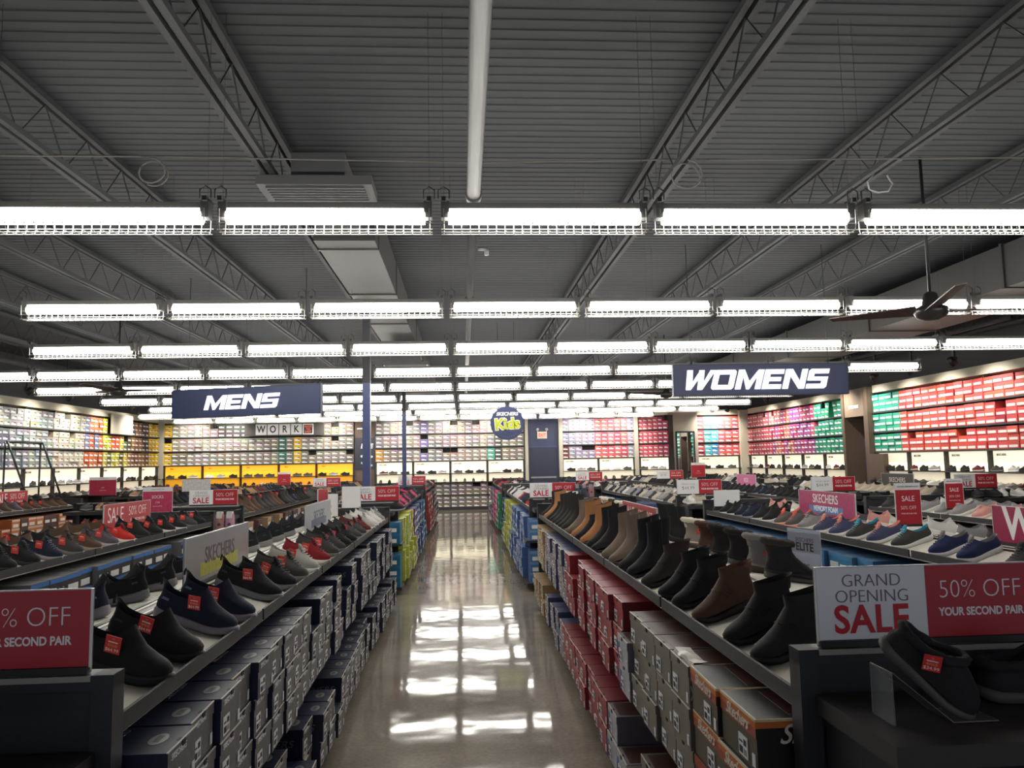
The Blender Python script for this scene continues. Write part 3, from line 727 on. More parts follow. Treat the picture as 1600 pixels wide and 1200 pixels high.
# ---------------------------------------------------------------- shoes
# local frame: +x toe, y across, z up, origin under the heel, sole on z = 0
def hw(t):
    pts = ((0, .034), (.3, .031), (.45, .034), (.7, .046), (.85, .044), (1, .042))
    for (a, b), (c, d) in zip(pts, pts[1:]):
        if t <= c: base = b + (d - b) * (t - a) / (c - a); break
    h = max(0, 1 - (1 - min(1, t / .15)) ** 2.3) ** .5; e = max(0, 1 - (1 - min(1, (1 - t) / .30)) ** 2.2) ** .52
    return base * h * e
def ring(xh, xt, s, zf, n=24, even=0.0, rib=0.0):
    out = []
    for k in range(n):
        a = 2 * PI * k / n; t = .5 - .5 * math.cos(a); sg = 1 if math.sin(a) >= 0 else -1
        wv = hw(t) * (1 - even) + even * .038 * max(0, 1 - (2 * t - 1) ** 2) ** .5
        r = rib * (1 if k % 2 else -1)
        out.append((xh + (xt - xh) * t - (r if abs(math.sin(a)) < .3 else 0) * (1 if t < .5 else -1), sg * (wv * s + r), zf(t)))
    return out
def spring(t): return .016 * max(0, (t - .68) / .32) ** 1.8 + .005 * max(0, (.1 - t) / .1)
def sole_mb(L, wd, th, heel=0.0, m=0, n=24, rib=0.0, block=False, midband=None):
    b = MB(); zt = lambda t: spring(t) + th + heel * max(0, 1 - t / .75) ** 1.2
    zb = (lambda t: spring(t) * (.6 if block else 1) + (heel * .9 * (1 if t > .33 else 0) * max(0, 1 - t / .7) if block else 0))
    R = [ring(.004, L - .004, wd * .9, lambda t: zb(t), n), ring(-.002, L + .001, wd, lambda t: zb(t) + .004, n)]
    k = 4 if rib else 1
    for i in range(1, k + 1): R.append(ring(-.005, L + .004, wd * 1.06, lambda t, i=i: zb(t) + (zt(t) - zb(t)) * i / (k + 1), n, rib=rib))
    R += [ring(-.001, L, wd * 1.02, zt, n), ring(.006, L - .008, wd * .9, lambda t: zt(t) + .001, n)]
    b.loft(R, m, True, True); return b, zt
def upper_mb(L, wd, zt, prof, m=0, ml=1, n=24, lip=.006, inner=3):
    # prof: rows (xh, xt, s, zheel, ztoe, dip, even); heights above the sole line
    b = MB(); R = []
    for (xh, xt, s, zh, zx, dip, ev) in prof:
        R.append(ring(xh, xt, s * wd, lambda t, zh=zh, zx=zx, dip=dip: zh + (zx - zh) * t - dip * math.sin(PI * t), n, ev))
    b.loft(R, m)
    xh, xt, s, zh, zx, dip, ev = prof[-1]
    I = [R[-1]]
    for k in range(1, inner + 1):
        d = k / inner
        I.append(ring(xh + lip * (1 + d), xt - lip * (1 + d), s * wd * (1 - .12 * (1 + d)), lambda t, d=d: (zh + (zx - zh) * t - dip * math.sin(PI * t)) - d * min(.045, .45 * min(zh, zx)), n, ev))
    b.loft([I[0], [(x, y, z + .002) for (x, y, z) in I[1]]] + I[1:], ml, False, True)
    return b
def lace_mb(x0, z0, x1, z1, n=5, wid=.018, r=.0022, m=0):
    b = MB()
    for k in range(n):
        t = k / (n - 1); x = x0 + (x1 - x0) * t; z = z0 + (z1 - z0) * t; w = wid * (1 + .25 * t)
        b.tube([(x - .004, -w, z - .007), (x, -w * .5, z + .001), (x + .003, w * .5, z + .001), (x - .003, w, z - .007)], r, 5, m)
    b.tube([(x0 - .004, -.004, z0 + .003), (x0 + .006, -.022, z0 + .004), (x0 + .014, -.014, z0), (x0, 0, z0 + .004), (x0 + .014, .014, z0), (x0 + .006, .022, z0 + .004), (x0 - .004, .004, z0 + .003)], r, 4, m)
    return b
LOWP = [(.004, .287, 1.0, .022, .028, 0, 0), (-.001, .287, 1.03, .044, .052, 0, 0), (.001, .275, 1.0, .060, .064, 0, 0), (.005, .247, .93, .072, .073, 0, .1), (.007, .208, .86, .082, .088, .004, .25), (.006, .182, .80, .090, .104, .016, .4), (.001, .166, .76, .102, .119, .034, .5)]
def sneaker_parts(n=24, rib=0.0, ridge=False):
    so, zt = sole_mb(.29, 1.04, .024, .012, n=n, rib=rib)
    up = upper_mb(.29, 1.0, zt, LOWP, n=n)
    return so, up
def slip_parts(n=24):
    so, zt = sole_mb(.295, 1.06, .026, .014, n=32 if n > 20 else n, rib=.0012 if n > 20 else 0)
    P = [(.004, .29, 1.0, .024, .028, 0, 0), (-.004, .29, 1.04, .048, .052, 0, 0), (-.003, .276, 1.0, .068, .064, 0, 0), (.002, .246, .93, .084, .074, 0, .1), (.004, .206, .86, .096, .092, .004, .25), (.003, .180, .80, .112, .116, .020, .4), (-.006, .160, .76, .134, .140, .056, .5)]
    up = upper_mb(.295, 1.0, zt, P, n=n); return so, up
def rake(b, k=.26, z0=.09):
    b.v = [(x - k * max(0, z - z0), y, z) for (x, y, z) in b.v]; return b
def boot_parts(h, n=24, slouch=False, heel=.022, wedge=False):
    so, zt = sole_mb(.275, 1.0, .012 if not wedge else .02, heel, n=n, block=not wedge)
    z0 = .012 + heel
    P = [(.004, .274, .96, z0 + .002, .024, 0, 0), (-.002, .274, 1.0, z0 + .03, .044, 0, 0), (.0, .262, .95, z0 + .048, .055, 0, 0), (.006, .226, .86, z0 + .064, .068, 0, .1), (.010, .184, .80, z0 + .082, .09, 0, .3), (.011, .152, .82, z0 + .1, .116, 0, .6), (.008, .136, .88, z0 + .122, .14, 0, .9)]
    k = max(1, int((h - .15) / .03))
    for i in range(1, k + 1):
        z = .15 + (h - .15) * i / k; wob = (.004 if i % 2 else -.004) if slouch else 0
        P.append((.002 - .004 * i / k - wob, .132 + .004 * i / k + wob, .9 + .05 * i / k + wob * 8, z + .0, z + .004, .006 * (i == k), 1.0))
    if slouch:
        P = P[:5] + [(P[5][0] - .003, P[5][1] + .006, .9, P[5][3], P[5][4], 0, .6)] + P[6:]
    return so, rake(upper_mb(.275, 1.0, zt, P, n=n, lip=.004))
def fur_ring_mb(xh, xt, s, zf, r, n=30, m=0, even=1.0, bump=.2, seed=3):
    rnd = random.Random(seed); base = ring(xh, xt, s, zf, n, even); cx = sum(p[0] for p in base) / n; b = MB(); rings = []
    for p in base:
        d = Vector((p[0] - cx, p[1], 0)); d = d.normalized() if d.length > 1e-6 else Vector((1, 0, 0)); row = []
        for j in range(7):
            a = 2 * PI * j / 7; rr = r * (1 + rnd.uniform(-bump, bump)); row.append(Vector(p) + d * rr * math.cos(a) + Vector((0, 0, rr * math.sin(a))))
        rings.append(row)
    b.loft(rings + [rings[0]], m); return b
def tag_mb():
    b = MB(); b.box(-.021, .021, -.001, .001, -.024, .024, 0)
    b.box(-.013, .013, -.0016, .0016, .006, .009, 1)
    b.box(-.003, .003, -.0016, .0016, .014, .018, 2); b.box(-.014, .014, -.0015, .0015, -.004, .0, 2)
    return b
TAGME = tag_mb().mesh('price_tag', [REDTAG, WHITETXT, M((226, 120, 100), .5)])
SH = {}
def shoe_kind(kind):
    if kind in SH: return SH[kind]
    d = {}
    if kind == 'sneaker':
        so, up = sneaker_parts(24); d['parts'] = [('sole', so, [2]), ('upper', up, [0, 1]), ('laces', lace_mb(.174, .113, .232, .081), [3])]
        b = MB(); b.loft([ring(.165, .20, .42, lambda t: .09 + .0 * t, 12, 1.0), ring(.152, .174, .46, lambda t: .122 + .004 * t, 12, 1.0), ring(.147, .158, .42, lambda t: .136, 12, 1.0)], 0, False, True); d['parts'].append(('tongue', b, [1]))
        d['tag'] = (.15, .047, .084)
    elif kind == 'slip':
        so, up = slip_parts(24); d['parts'] = [('sole', so, [2]), ('upper', up, [0, 1])]
        b = MB(); b.tube([(-.008, -.004, .112), (-.0105, -.004, .126), (-.009, -.004, .136), (-.008, 0, .1375), (-.009, .004, .136), (-.0105, .004, .126), (-.008, .004, .112)], .002, 4); d['parts'].append(('heel_loop', b, [0]))
        b = MB()
        for sgn in (-1, 1): b.prism([(.02, .075), (.045, .072), (.047, .079), (.024, .083)], sgn * .0315, sgn * .0335)
        d['parts'].append(('side_logo', b, [3]))
        d['tag'] = (.135, .05, .088)
    elif kind == 'bootie':
        so, up = boot_parts(.17, 24, True, .026, True); d['parts'] = [('sole', so, [2]), ('upper', up, [0, 1])]
        b = MB()
        for (x, z) in ((.135, .118), (.148, .108), (.16, .1)): b.tube([(x - .035, -.036, z - .028), (x - .012, -.034, z - .006), (x + .006, -.015, z + .004), (x + .006, .015, z + .004), (x - .012, .034, z - .006), (x - .035, .036, z - .028)], .003, 5)
        d['parts'].append(('gather', rake(b), [0])); d['tag'] = (.07, .04, .14)
    elif kind == 'boot':
        so, up = boot_parts(.25, 24, False, .03); d['parts'] = [('sole', so, [2]), ('upper', up, [0, 1])]
        b = MB(); b.tube([(.062, -.0385, .08), (.066, -.0395, .16), (.066, -.039, .243)], .002, 4); b.tube([(.062, .0385, .08), (.066, .0395, .16), (.066, .039, .243)], .002, 4); d['parts'].append(('seam', rake(b), [3])); d['tag'] = (.07, .044, .19)
    elif kind == 'ankle':
        so, up = boot_parts(.165, 24, False, .026); d['parts'] = [('sole', so, [2]), ('upper', up, [0, 1])]
        b = MB()
        for s in (-1, 1): b.prism([(.045, .1), (.095, .1), (.1, .162), (.04, .162)], s * .0365, s * .0385)
        d['parts'].append(('gusset', rake(b), [1])); d['tag'] = (.07, .042, .14)
    elif kind == 'fur':
        so, up = boot_parts(.175, 24, False, .012, True); d['parts'] = [('sole', so, [2]), ('upper', up, [0, 1])]
        c = rake(fur_ring_mb(.0, .142, .98, lambda t: .178, .017)); d['parts'].append(('fur_cuff', c, [1])); d['tag'] = (.09, .046, .12)
        c = fur_ring_mb(.0, .262, 1.02, lambda t: .034 + .006 * (1 - t), .006, 40, 0, 0.0); d['parts'].append(('fur_trim', c, [1]))
    elif kind == 'slipper':
        so, zt = sole_mb(.28, 1.08, .02, .008, n=28); 
        P = [(.004, .276, 1.02, .024, .03, 0, 0), (.0, .274, 1.06, .045, .05, 0, 0), (.002, .262, 1.04, .058, .07, 0, 0), (.01, .236, 1.0, .066, .09, .0, .1), (.012, .2, .98, .074, .108, .004, .2), (.012, .165, .95, .082, .122, .02, .4)]
        up = upper_mb(.28, 1.0, zt, P, n=28, lip=.012); d['parts'] = [('sole', so, [2]), ('upper', up, [0, 1])]
        c = fur_ring_mb(.008, .168, 1.0, lambda t: .086 + .042 * t - .018 * math.sin(PI * t), .013, 34, 0, .4); d['parts'].append(('fur_lining', c, [1])); d['tag'] = (.13, .055, .09)
    # the whole shoe in one mesh for distant copies
    d['one'] = MB(); nlow = 14
    if kind == 'sneaker': so, up = sneaker_parts(nlow)
    elif kind == 'slip': so, up = slip_parts(nlow)
    elif kind in ('boot', 'ankle', 'bootie', 'fur'): so, up = boot_parts({'boot': .25, 'ankle': .165, 'bootie': .185, 'fur': .175}[kind], nlow, False, .024)
    else: so = up = None
    if so:
        I = Matrix.Identity(4); d['one'].add(up, I, {0: 0, 1: 1}); d['one'].add(so, I, {0: 2})
        if kind == 'sneaker':
            z = MB()
            for k in range(4): x = .172 + k * .017; z.box(x, x + .006, -.017, .017, .108 - k * .0095, .114 - k * .0095)
            d['one'].add(z, I, {0: 3})
        if kind == 'fur': d['one'].add(rake(fur_ring_mb(0, .142, .98, lambda t: .178, .018, 16)), I, {0: 1})
        d['oneme'] = d['one'].mesh(kind, [M((40, 40, 42), .8, 'knit')] * 4)
    d['pm'] = [(nm, mb.mesh(nm, [M((40, 40, 42), .8, 'knit')] * len(sl)), sl) for nm, mb, sl in d['parts']]
    SH[kind] = d; return d
NAMES = {'sneaker': ('lace_up_sneaker', 'lace-up sneaker', 'sneaker'), 'slip': ('slip_on_sneaker', 'slip-on sneaker', 'sneaker'), 'bootie': ('ankle_boot', 'gathered ankle boot', 'boot'),
         'boot': ('tall_boot', 'suede boot', 'boot'), 'ankle': ('ankle_boot', 'ankle boot', 'boot'), 'fur': ('fur_boot', 'fur-trimmed boot', 'boot'), 'slipper': ('slipper', 'fur-lined slipper', 'slipper')}
# palettes: upper, lining, sole, lace + word
def P(word, up, lin_, sole, lace, k='knit'): return (word, M(up, .85, k), M(lin_, .9, 'fabric' if k != 'fur' else 'fur'), M(sole, .6), M(lace, .7))
PAL = {
 'black': P('black', (26, 26, 28), (20, 20, 22), (24, 24, 26), (40, 40, 42)), 'blackgrey': P('black grey-soled', (27, 28, 31), (22, 22, 24), (136, 134, 136), (70, 70, 74)),
 'navy': P('navy', (27, 32, 52), (20, 24, 38), (150, 142, 150), (120, 128, 150)), 'blackwhite': P('black white-soled', (28, 28, 30), (24, 24, 26), (214, 212, 208), (70, 70, 72)),
 'char': P('charcoal', (64, 62, 62), (36, 36, 38), (110, 108, 106), (90, 88, 88)), 'olive': P('dark grey', (70, 70, 66), (40, 40, 40), (120, 118, 112), (90, 90, 86)),
 'knit': P('pale knit', (176, 174, 166), (150, 146, 140), (226, 224, 220), (220, 218, 214)), 'red': P('dark red', (142, 30, 36), (110, 24, 30), (222, 214, 210), (130, 30, 34)),
 'maroon': P('maroon', (98, 36, 38), (60, 24, 26), (180, 168, 160), (110, 44, 44)), 'white': P('white', (216, 214, 208), (190, 186, 180), (228, 226, 222), (226, 224, 220)),
 'grey': P('grey', (150, 148, 148), (120, 118, 120), (222, 220, 216), (200, 198, 196)), 'bluegrey': P('slate blue', (70, 74, 104), (230, 150, 130), (226, 222, 220), (236, 170, 150)),
 'charcoral': P('coral-trimmed grey', (96, 92, 88), (250, 110, 90), (240, 170, 150), (250, 112, 92)), 'charturq': P('charcoal turquoise-lined', (66, 64, 62), (50, 150, 180), (224, 222, 218), (150, 200, 205)),
 'royal': P('deep blue', (28, 40, 82), (132, 126, 122), (200, 200, 204), (60, 70, 120)), 'pink': P('pale pink', (222, 160, 150), (200, 140, 132), (226, 210, 200), (226, 170, 160)),
 'brick': P('bright red', (196, 44, 36), (120, 30, 30), (220, 214, 206), (60, 40, 40)), 'tan': P('tan', (166, 132, 92), (110, 86, 64), (206, 196, 180), (150, 120, 90)), 'brown': P('brown', (92, 70, 56), (60, 48, 40), (150, 140, 126), (90, 72, 60)),
 'knitgrey': P('grey', (86, 86, 80), (60, 60, 58), (200, 198, 192), (110, 110, 106)), 'purple': P('grey-purple', (92, 84, 94), (60, 56, 62), (176, 172, 172), (100, 92, 100)), 'beige': P('beige', (196, 184, 164), (160, 150, 134), (216, 208, 194), (206, 196, 178)), 'magenta': P('magenta', (196, 60, 110), (150, 40, 90), (222, 214, 214), (230, 120, 150)),
 'b_black': P('black', (30, 28, 28), (40, 26, 26), (26, 24, 24), (34, 32, 32), 'leather'), 'b_brown': P('brown', (84, 58, 46), (120, 80, 60), (48, 36, 32), (70, 48, 38), 'leather'), 'b_dkbrown': P('dark brown', (58, 48, 44), (70, 40, 44), (40, 34, 32), (50, 40, 36), 'suede'),
 'b_taupe': P('taupe', (122, 106, 92), (96, 84, 76), (72, 62, 56), (136, 120, 106), 'suede'), 'b_sblack': P('black', (27, 26, 28), (22, 22, 24), (22, 22, 24), (40, 38, 40), 'suede'), 'b_tan': P('tan', (176, 122, 78), (120, 80, 54), (90, 62, 46), (150, 104, 70), 'suede'),
 'b_olive': P('black olive-edged', (44, 40, 36), (34, 32, 30), (132, 116, 92), (60, 56, 50), 'suede'), 'f_cream': P('beige', (150, 142, 132), (232, 222, 202), (70, 62, 58), (230, 220, 200), 'suede'), 'f_brown': P('brown', (80, 52, 42), (90, 62, 50), (96, 92, 90), (80, 52, 42), 'fur'),
 'f_black': P('black', (30, 28, 30), (36, 34, 36), (80, 78, 74), (40, 40, 42), 'fur'), 'f_grey': P('fuzzy grey', (128, 126, 126), (150, 144, 140), (90, 84, 76), (120, 118, 118), 'fur'), 'f_dark': P('dark', (40, 38, 40), (60, 52, 48), (92, 88, 80), (40, 40, 42), 'fur'),
}
COUNT = {'sneaker': 0}
FARSHOES = MB(); FS = []; FSI = {}
def fslot(m):
    if m.name not in FSI: FSI[m.name] = len(FS); FS.append(m)
    return FSI[m.name]
def put_shoe(kind, pal, T, label, detail=2, tag=0, group=None, price=None, stuff_ok=True, far=False, tagat=None, tagrot=0):
    nm, kd, cat = NAMES[kind]; d = shoe_kind(kind); p = PAL[pal]
    if cat == 'sneaker':
        if far or (COUNT['sneaker'] >= 288 and stuff_ok):
            FARSHOES.add(d['one'], T, {i: fslot(p[i + 1]) for i in range(4)}); return None
        COUNT['sneaker'] += 1
    if detail == 0:
        return O(nm, d['oneme'], mw=T, mats=list(p[1:5]), label=label, cat=cat, group=group)
    parts = d['pm']
    base = [x for x in parts if x[0] == 'upper'][0]
    o = O(nm, None, mw=T, label=label, cat=cat, group=group)
    for (pn, me, sl) in parts:
        if detail == 1 and pn not in ('upper', 'sole', 'laces', 'fur_cuff'): continue
        O(pn, me, o, mats=[p[1 + i] for i in sl])
    if tag and 'tag' in d:
        x, y, z = tagat or d['tag']; x += random.uniform(-.012, .012); z += random.uniform(-.006, .006)
        tm = Matrix.Translation((x, tag * (y + .004), z)) @ Matrix.Rotation(random.uniform(-.15, .15) + tagrot, 4, 'Y') @ Matrix.Rotation(-tag * .25, 4, 'X')
        if tag > 0: tm = tm @ Matrix.Rotation(PI, 4, 'Z')
        t = O('price_tag', TAGME, o, mw=tm)
        if price: lettering(t, price, .0135, Matrix.Translation((0, -.0012, -.015)) @ Matrix.Rotation(PI / 2, 4, 'X'), WHITETXT, depth=.0004); lettering(t, 'SALE', .012, Matrix.Translation((0, -.0013, -.002)) @ Matrix.Rotation(PI / 2, 4, 'X'), M((236, 140, 110), .5), depth=.0006)
    return o
SLOPE = math.atan2(.084, .325)
SLOPE2 = math.atan2(.065, .475)
def tray_T(g, y, face=1, utoe=.355, yaw=0.0, lift=.001, L=.292, roll=0):
    # face=1 tray towards the aisle, -1 the tray behind; toe stands at utoe from the spine
    d = -g['sg'] * face; sx = g['sg'] * g['X']
    SL, ue, ze_ = (SLOPE, .365, .928) if face == 1 else (SLOPE2, .515, .935)
    X = Vector((d * math.cos(SL), 0, -math.sin(SL))); Z = Vector((d * math.sin(SL), 0, math.cos(SL))); Y = Z.cross(X)
    R = Matrix((X, Y, Z)).transposed().to_4x4()
    toe = Vector((sx + d * utoe, y, ze_ + (ue - utoe) * math.tan(SL)))
    W = R @ Matrix.Rotation(yaw, 4, 'Z')
    return Matrix.Translation(toe + (Z * lift) - (W.to_3x3() @ Vector((L, 0, 0)))) @ W
def bylabel(pal, kind, i, g, face):
    return '%s %s, %s from near end, %s tray, %s' % (PAL[pal][0], NAMES[kind][1], nth(i), 'front' if face == 1 else 'rear', g['name'])
def G(side, n, blk):
    for g in GONS:
        if (g['side'], g['n'], g['blk']) == (side, n, blk): return g
def row(g, face, items, detail, tagp=0, yaw=.0, group=None, price=None, tagside=None, jit_=.0, utoe=None):
    # items: (y of toe, kind, palette[, tag])
    cam = -1
    if utoe is None: utoe = (.372 if g['sg'] < 0 else .36) if face == 1 else .488
    sc_ = 1.06 if g['sg'] < 0 else .98
    for i, it in enumerate(items):
        y, kind, pal = it[:3]
        L = {'sneaker': .295, 'slip': .302, 'bootie': .279, 'boot': .279, 'ankle': .279, 'fur': .279, 'slipper': .285}[kind]
        d = -g['sg'] * face
        side = -1 if d > 0 else 1                    # local side that looks towards the shop front
        has = (it[3] if len(it) > 3 else (random.random() < tagp))
        put_shoe(kind, pal, tray_T(g, y, face, utoe + random.uniform(-jit_, 0), (yaw + random.uniform(-.06, .06)) * (1 if d > 0 else -1), L=L * sc_) @ Matrix.Scale(sc_, 4), bylabel(pal, kind, i + 1, g, face), detail, side * (1 if has else 0), group or 'shoes on the %s' % g['name'], price)
def autorow(g, face, y0, y1, step, kinds, pals, detail, tagp=0, yaw=0, **k):
    items = []; y = y0; pal = random.choice(pals); kind = random.choice(kinds)
    while y < y1:
        if random.random() < .55: pal = random.choice(pals); kind = random.choice(kinds)
        items.append((y, kind, pal)); y += step * random.uniform(.85, 1.12)
    row(g, face, items, detail, tagp, yaw, **k)
def shoes():
    g = G('left', 1, 1)
    it = [(2.30, 'slip', 'black', 1), (2.56, 'slip', 'black', 1), (2.93, 'slip', 'navy', 1), (3.17, 'slip', 'navy', 1), (3.62, 'slip', 'blackgrey', 1), (3.92, 'sneaker', 'blackgrey', 1), (4.2, 'sneaker', 'olive', 1),
          (4.50, 'sneaker', 'knit', 1), (4.88, 'sneaker', 'red', 1), (5.22, 'sneaker', 'char', 1), (5.5, 'sneaker', 'char', 1), (5.78, 'sneaker', 'black', 1), (6.06, 'sneaker', 'black', 0), (6.35, 'sneaker', 'olive', 1), (6.66, 'sneaker', 'char', 1), (6.98, 'sneaker', 'maroon', 1), (7.3, 'sneaker', 'knit', 0), (7.58, 'sneaker', 'white', 0), (7.9, 'sneaker', 'white', 0), (8.2, 'sneaker', 'grey', 0)]
    row(g, 1, it, 2, 0, -.10, price='$64.99', group='mens shoes on the left tray')
    # second shoe of some pairs, tucked behind
    it2 = [(2.8, 'slip', 'navy'), (3.5, 'slip', 'char'), (4.1, 'slip', 'char'), (6.0, 'slip', 'char'), (6.35, 'slip', 'knit'), (6.7, 'slip', 'navy')]
    autorow(g, -1, 2.75, 8.2, .37, ['slip', 'slip', 'sneaker'], ['navy', 'blackgrey', 'blackwhite', 'char', 'knit', 'navy'], 2, 0, 0, group='shoes on the rear tray of the left gondola')
    g = G('right', 1, 1)
    it = [(2.28, 'bootie', 'b_black'), (2.52, 'bootie', 'b_black'), (2.86, 'bootie', 'b_brown'), (3.14, 'bootie', 'b_sblack'), (3.36, 'bootie', 'b_sblack'), (3.68, 'bootie', 'b_dkbrown'), (4.0, 'boot', 'b_sblack'), (4.22, 'boot', 'b_sblack'), (4.5, 'boot', 'b_taupe'), (4.74, 'boot', 'b_taupe'),
          (5.1, 'boot', 'b_sblack'), (5.32, 'boot', 'b_sblack'), (5.62, 'boot', 'b_tan'), (5.86, 'ankle', 'b_sblack'), (6.08, 'boot', 'b_tan'), (6.4, 'boot', 'b_taupe'), (6.7, 'ankle', 'b_olive'), (6.92, 'boot', 'b_olive'), (7.14, 'boot', 'b_olive'), (7.38, 'boot', 'b_olive'), (7.62, 'boot', 'b_olive'), (7.86, 'ankle', 'b_black'), (8.14, 'boot', 'b_tan'), (8.38, 'boot', 'b_olive')]
    row(g, 1, it, 2, 0, -.12, group='womens boots on the right tray')
    it = [(3.63, 'fur', 'f_dark'), (3.87, 'fur', 'f_grey', 1), (4.16, 'fur', 'f_black'), (4.42, 'fur', 'f_black'), (4.68, 'fur', 'f_brown', 1), (4.99, 'fur', 'f_cream', 1), (5.35, 'boot', 'b_sblack'), (5.62, 'boot', 'b_sblack'), (6.0, 'fur', 'f_cream'), (6.3, 'fur', 'f_cream'), (6.9, 'boot', 'b_sblack'), (7.2, 'fur', 'f_cream'), (7.5, 'fur', 'f_dark'), (8.0, 'fur', 'f_cream')]
    row(g, -1, it, 2, 0, 0, group='winter boots on the rear right tray')
    g = G('left', 2, 1)
    it = [(4.46, 'sneaker', 'brick', 0), (4.92, 'sneaker', 'black', 1), (5.18, 'sneaker', 'black', 1), (5.46, 'sneaker', 'navy', 1), (5.74, 'sneaker', 'char', 1), (6.02, 'sneaker', 'brown', 1), (6.3, 'sneaker', 'purple', 1), (6.6, 'sneaker', 'brick', 1), (6.92, 'slip', 'black', 1), (7.2, 'sneaker', 'black', 1), (7.5, 'sneaker', 'blackwhite', 1), (7.8, 'sneaker', 'blackwhite', 1), (8.1, 'sneaker', 'char', 1), (8.36, 'sneaker', 'black', 1)]
    row(g, 1, it, 2, 0, -.05, group='mens shoes on the second left tray')
    autorow(g, -1, 4.6, 8.2, .3, ['sneaker', 'slip'], ['black', 'char', 'blackgrey', 'brown'], 1, .3)
    g = G('right', 2, 1)
    it = [(3.78, 'sneaker', 'char'), (4.16, 'sneaker', 'royal'), (4.42, 'sneaker', 'royal'), (4.82, 'sneaker', 'charturq'), (5.12, 'sneaker', 'bluegrey'), (5.4, 'sneaker', 'charturq'), (5.66, 'sneaker', 'bluegrey'), (5.92, 'sneaker', 'bluegrey'), (6.2, 'sneaker', 'grey'), (6.44, 'sneaker', 'charcoral'), (6.68, 'sneaker', 'charcoral'), (6.96, 'slip', 'blackwhite'), (7.2, 'slip', 'blackwhite'), (7.46, 'sneaker', 'navy'), (7.68, 'sneaker', 'navy'), (7.9, 'sneaker', 'blackwhite'), (8.12, 'sneaker', 'blackwhite'), (8.36, 'sneaker', 'char')]
    row(g, 1, it, 2, 0, -.1, group='womens trainers on the second right tray')
    autorow(g, -1, 4.2, 8.3, .3, ['sneaker', 'slip'], ['grey', 'pink', 'white', 'char', 'purple'], 1, 0)
    g = G('right', 3, 1)
    it = [(5.9, 'sneaker', 'pink'), (6.2, 'sneaker', 'pink'), (6.48, 'sneaker', 'pink'), (6.78, 'sneaker', 'pink'), (7.1, 'sneaker', 'grey'), (7.34, 'sneaker', 'grey'), (7.66, 'sneaker', 'grey'), (7.96, 'sneaker', 'maroon'), (8.3, 'sneaker', 'char')]
    row(g, 1, it, 1, 0, -.1, group='shoes on the third right tray')
    autorow(g, -1, 6.2, 8.3, .3, ['sneaker'], ['black', 'white', 'grey'], 0)
    MENS = ['black', 'char', 'blackgrey', 'olive', 'brown', 'tan', 'black', 'navy', 'maroon']; WOM = ['white', 'grey', 'beige', 'blackwhite', 'char', 'knit', 'black']; KID = ['black', 'magenta', 'navy', 'purple', 'brick', 'charturq', 'pink']
    autorow(G('left', 1, 2), 1, 10.0, 14.9, .25, ['sneaker'], ['black', 'magenta', 'navy', 'char', 'black'], 1, .35)
    autorow(G('right', 1, 2), 1, 10.0, 14.9, .25, ['sneaker'], ['navy', 'black', 'brick', 'royal', 'white', 'black'], 1, .1)
    autorow(G('left', 2, 2), 1, 10.0, 14.9, .25, ['sneaker', 'ankle'], MENS, 1, .6)
    autorow(G('right', 2, 2), 1, 10.0, 14.9, .22, ['sneaker'], ['white', 'grey', 'navy', 'beige', 'char'], 1, 0)
    autorow(G('right', 3, 2), 1, 10.0, 14.9, .24, ['sneaker'], ['navy', 'black', 'blackwhite', 'white'], 1, 0)
    autorow(G('left', 4, 1), 1, 10.2, 13.3, .27, ['sneaker', 'slip'], ['brown', 'tan', 'char', 'purple', 'brown'], 1, .4)
    autorow(G('right', 4, 2), 1, 10.4, 14.9, .25, ['sneaker'], ['beige', 'beige', 'white', 'char'], 0, 0)
    autorow(G('left', 3, 2), 1, 11.6, 15.2, .25, ['sneaker', 'ankle'], MENS, 0, 0)
    for (s, n, f, pl) in (('left', 1, -1, MENS), ('right', 1, -1, WOM), ('left', 2, -1, MENS), ('right', 2, -1, WOM), ('left', 4, -1, MENS), ('right', 3, -1, WOM)):
        g = G(s, n, 2) or G(s, n, 1); autorow(g, f, g['y0'] + .3, g['y1'] - .1, .27, ['sneaker'], pl, 0)
    for n in (1, 2, 3, 4):
        for s, pl in (('left', KID if n == 1 else MENS), ('right', KID if n < 3 else WOM)):
            g = G(s, n, 3)
            if g: autorow(g, 1, g['y0'] + .3, g['y1'] - .1, .26, ['sneaker'], pl, 0); autorow(g, -1, g['y0'] + .3, g['y1'] - .1, .3, ['sneaker'], pl, 0)
shoes()
def wall_shoes():
    for (T, x, y, z, mode) in WALLSHOES:
        pal = random.choice(['black', 'char', 'maroon', 'olive', 'black', 'white', 'grey'])
        R = Matrix.Rotation(PI + random.uniform(-.2, .2), 4, 'Z') if mode == 'side' else Matrix.Rotation(-PI / 2, 4, 'Z') @ Matrix.Rotation(0, 4, 'Y')
        if mode == 'side': TT = T @ Matrix.Translation((x + .14, y, z)) @ R
        else: TT = T @ Matrix.Translation((x, y + .16, z)) @ R
        put_shoe('sneaker', pal, TT, '', 0, far=True)
wall_shoes()
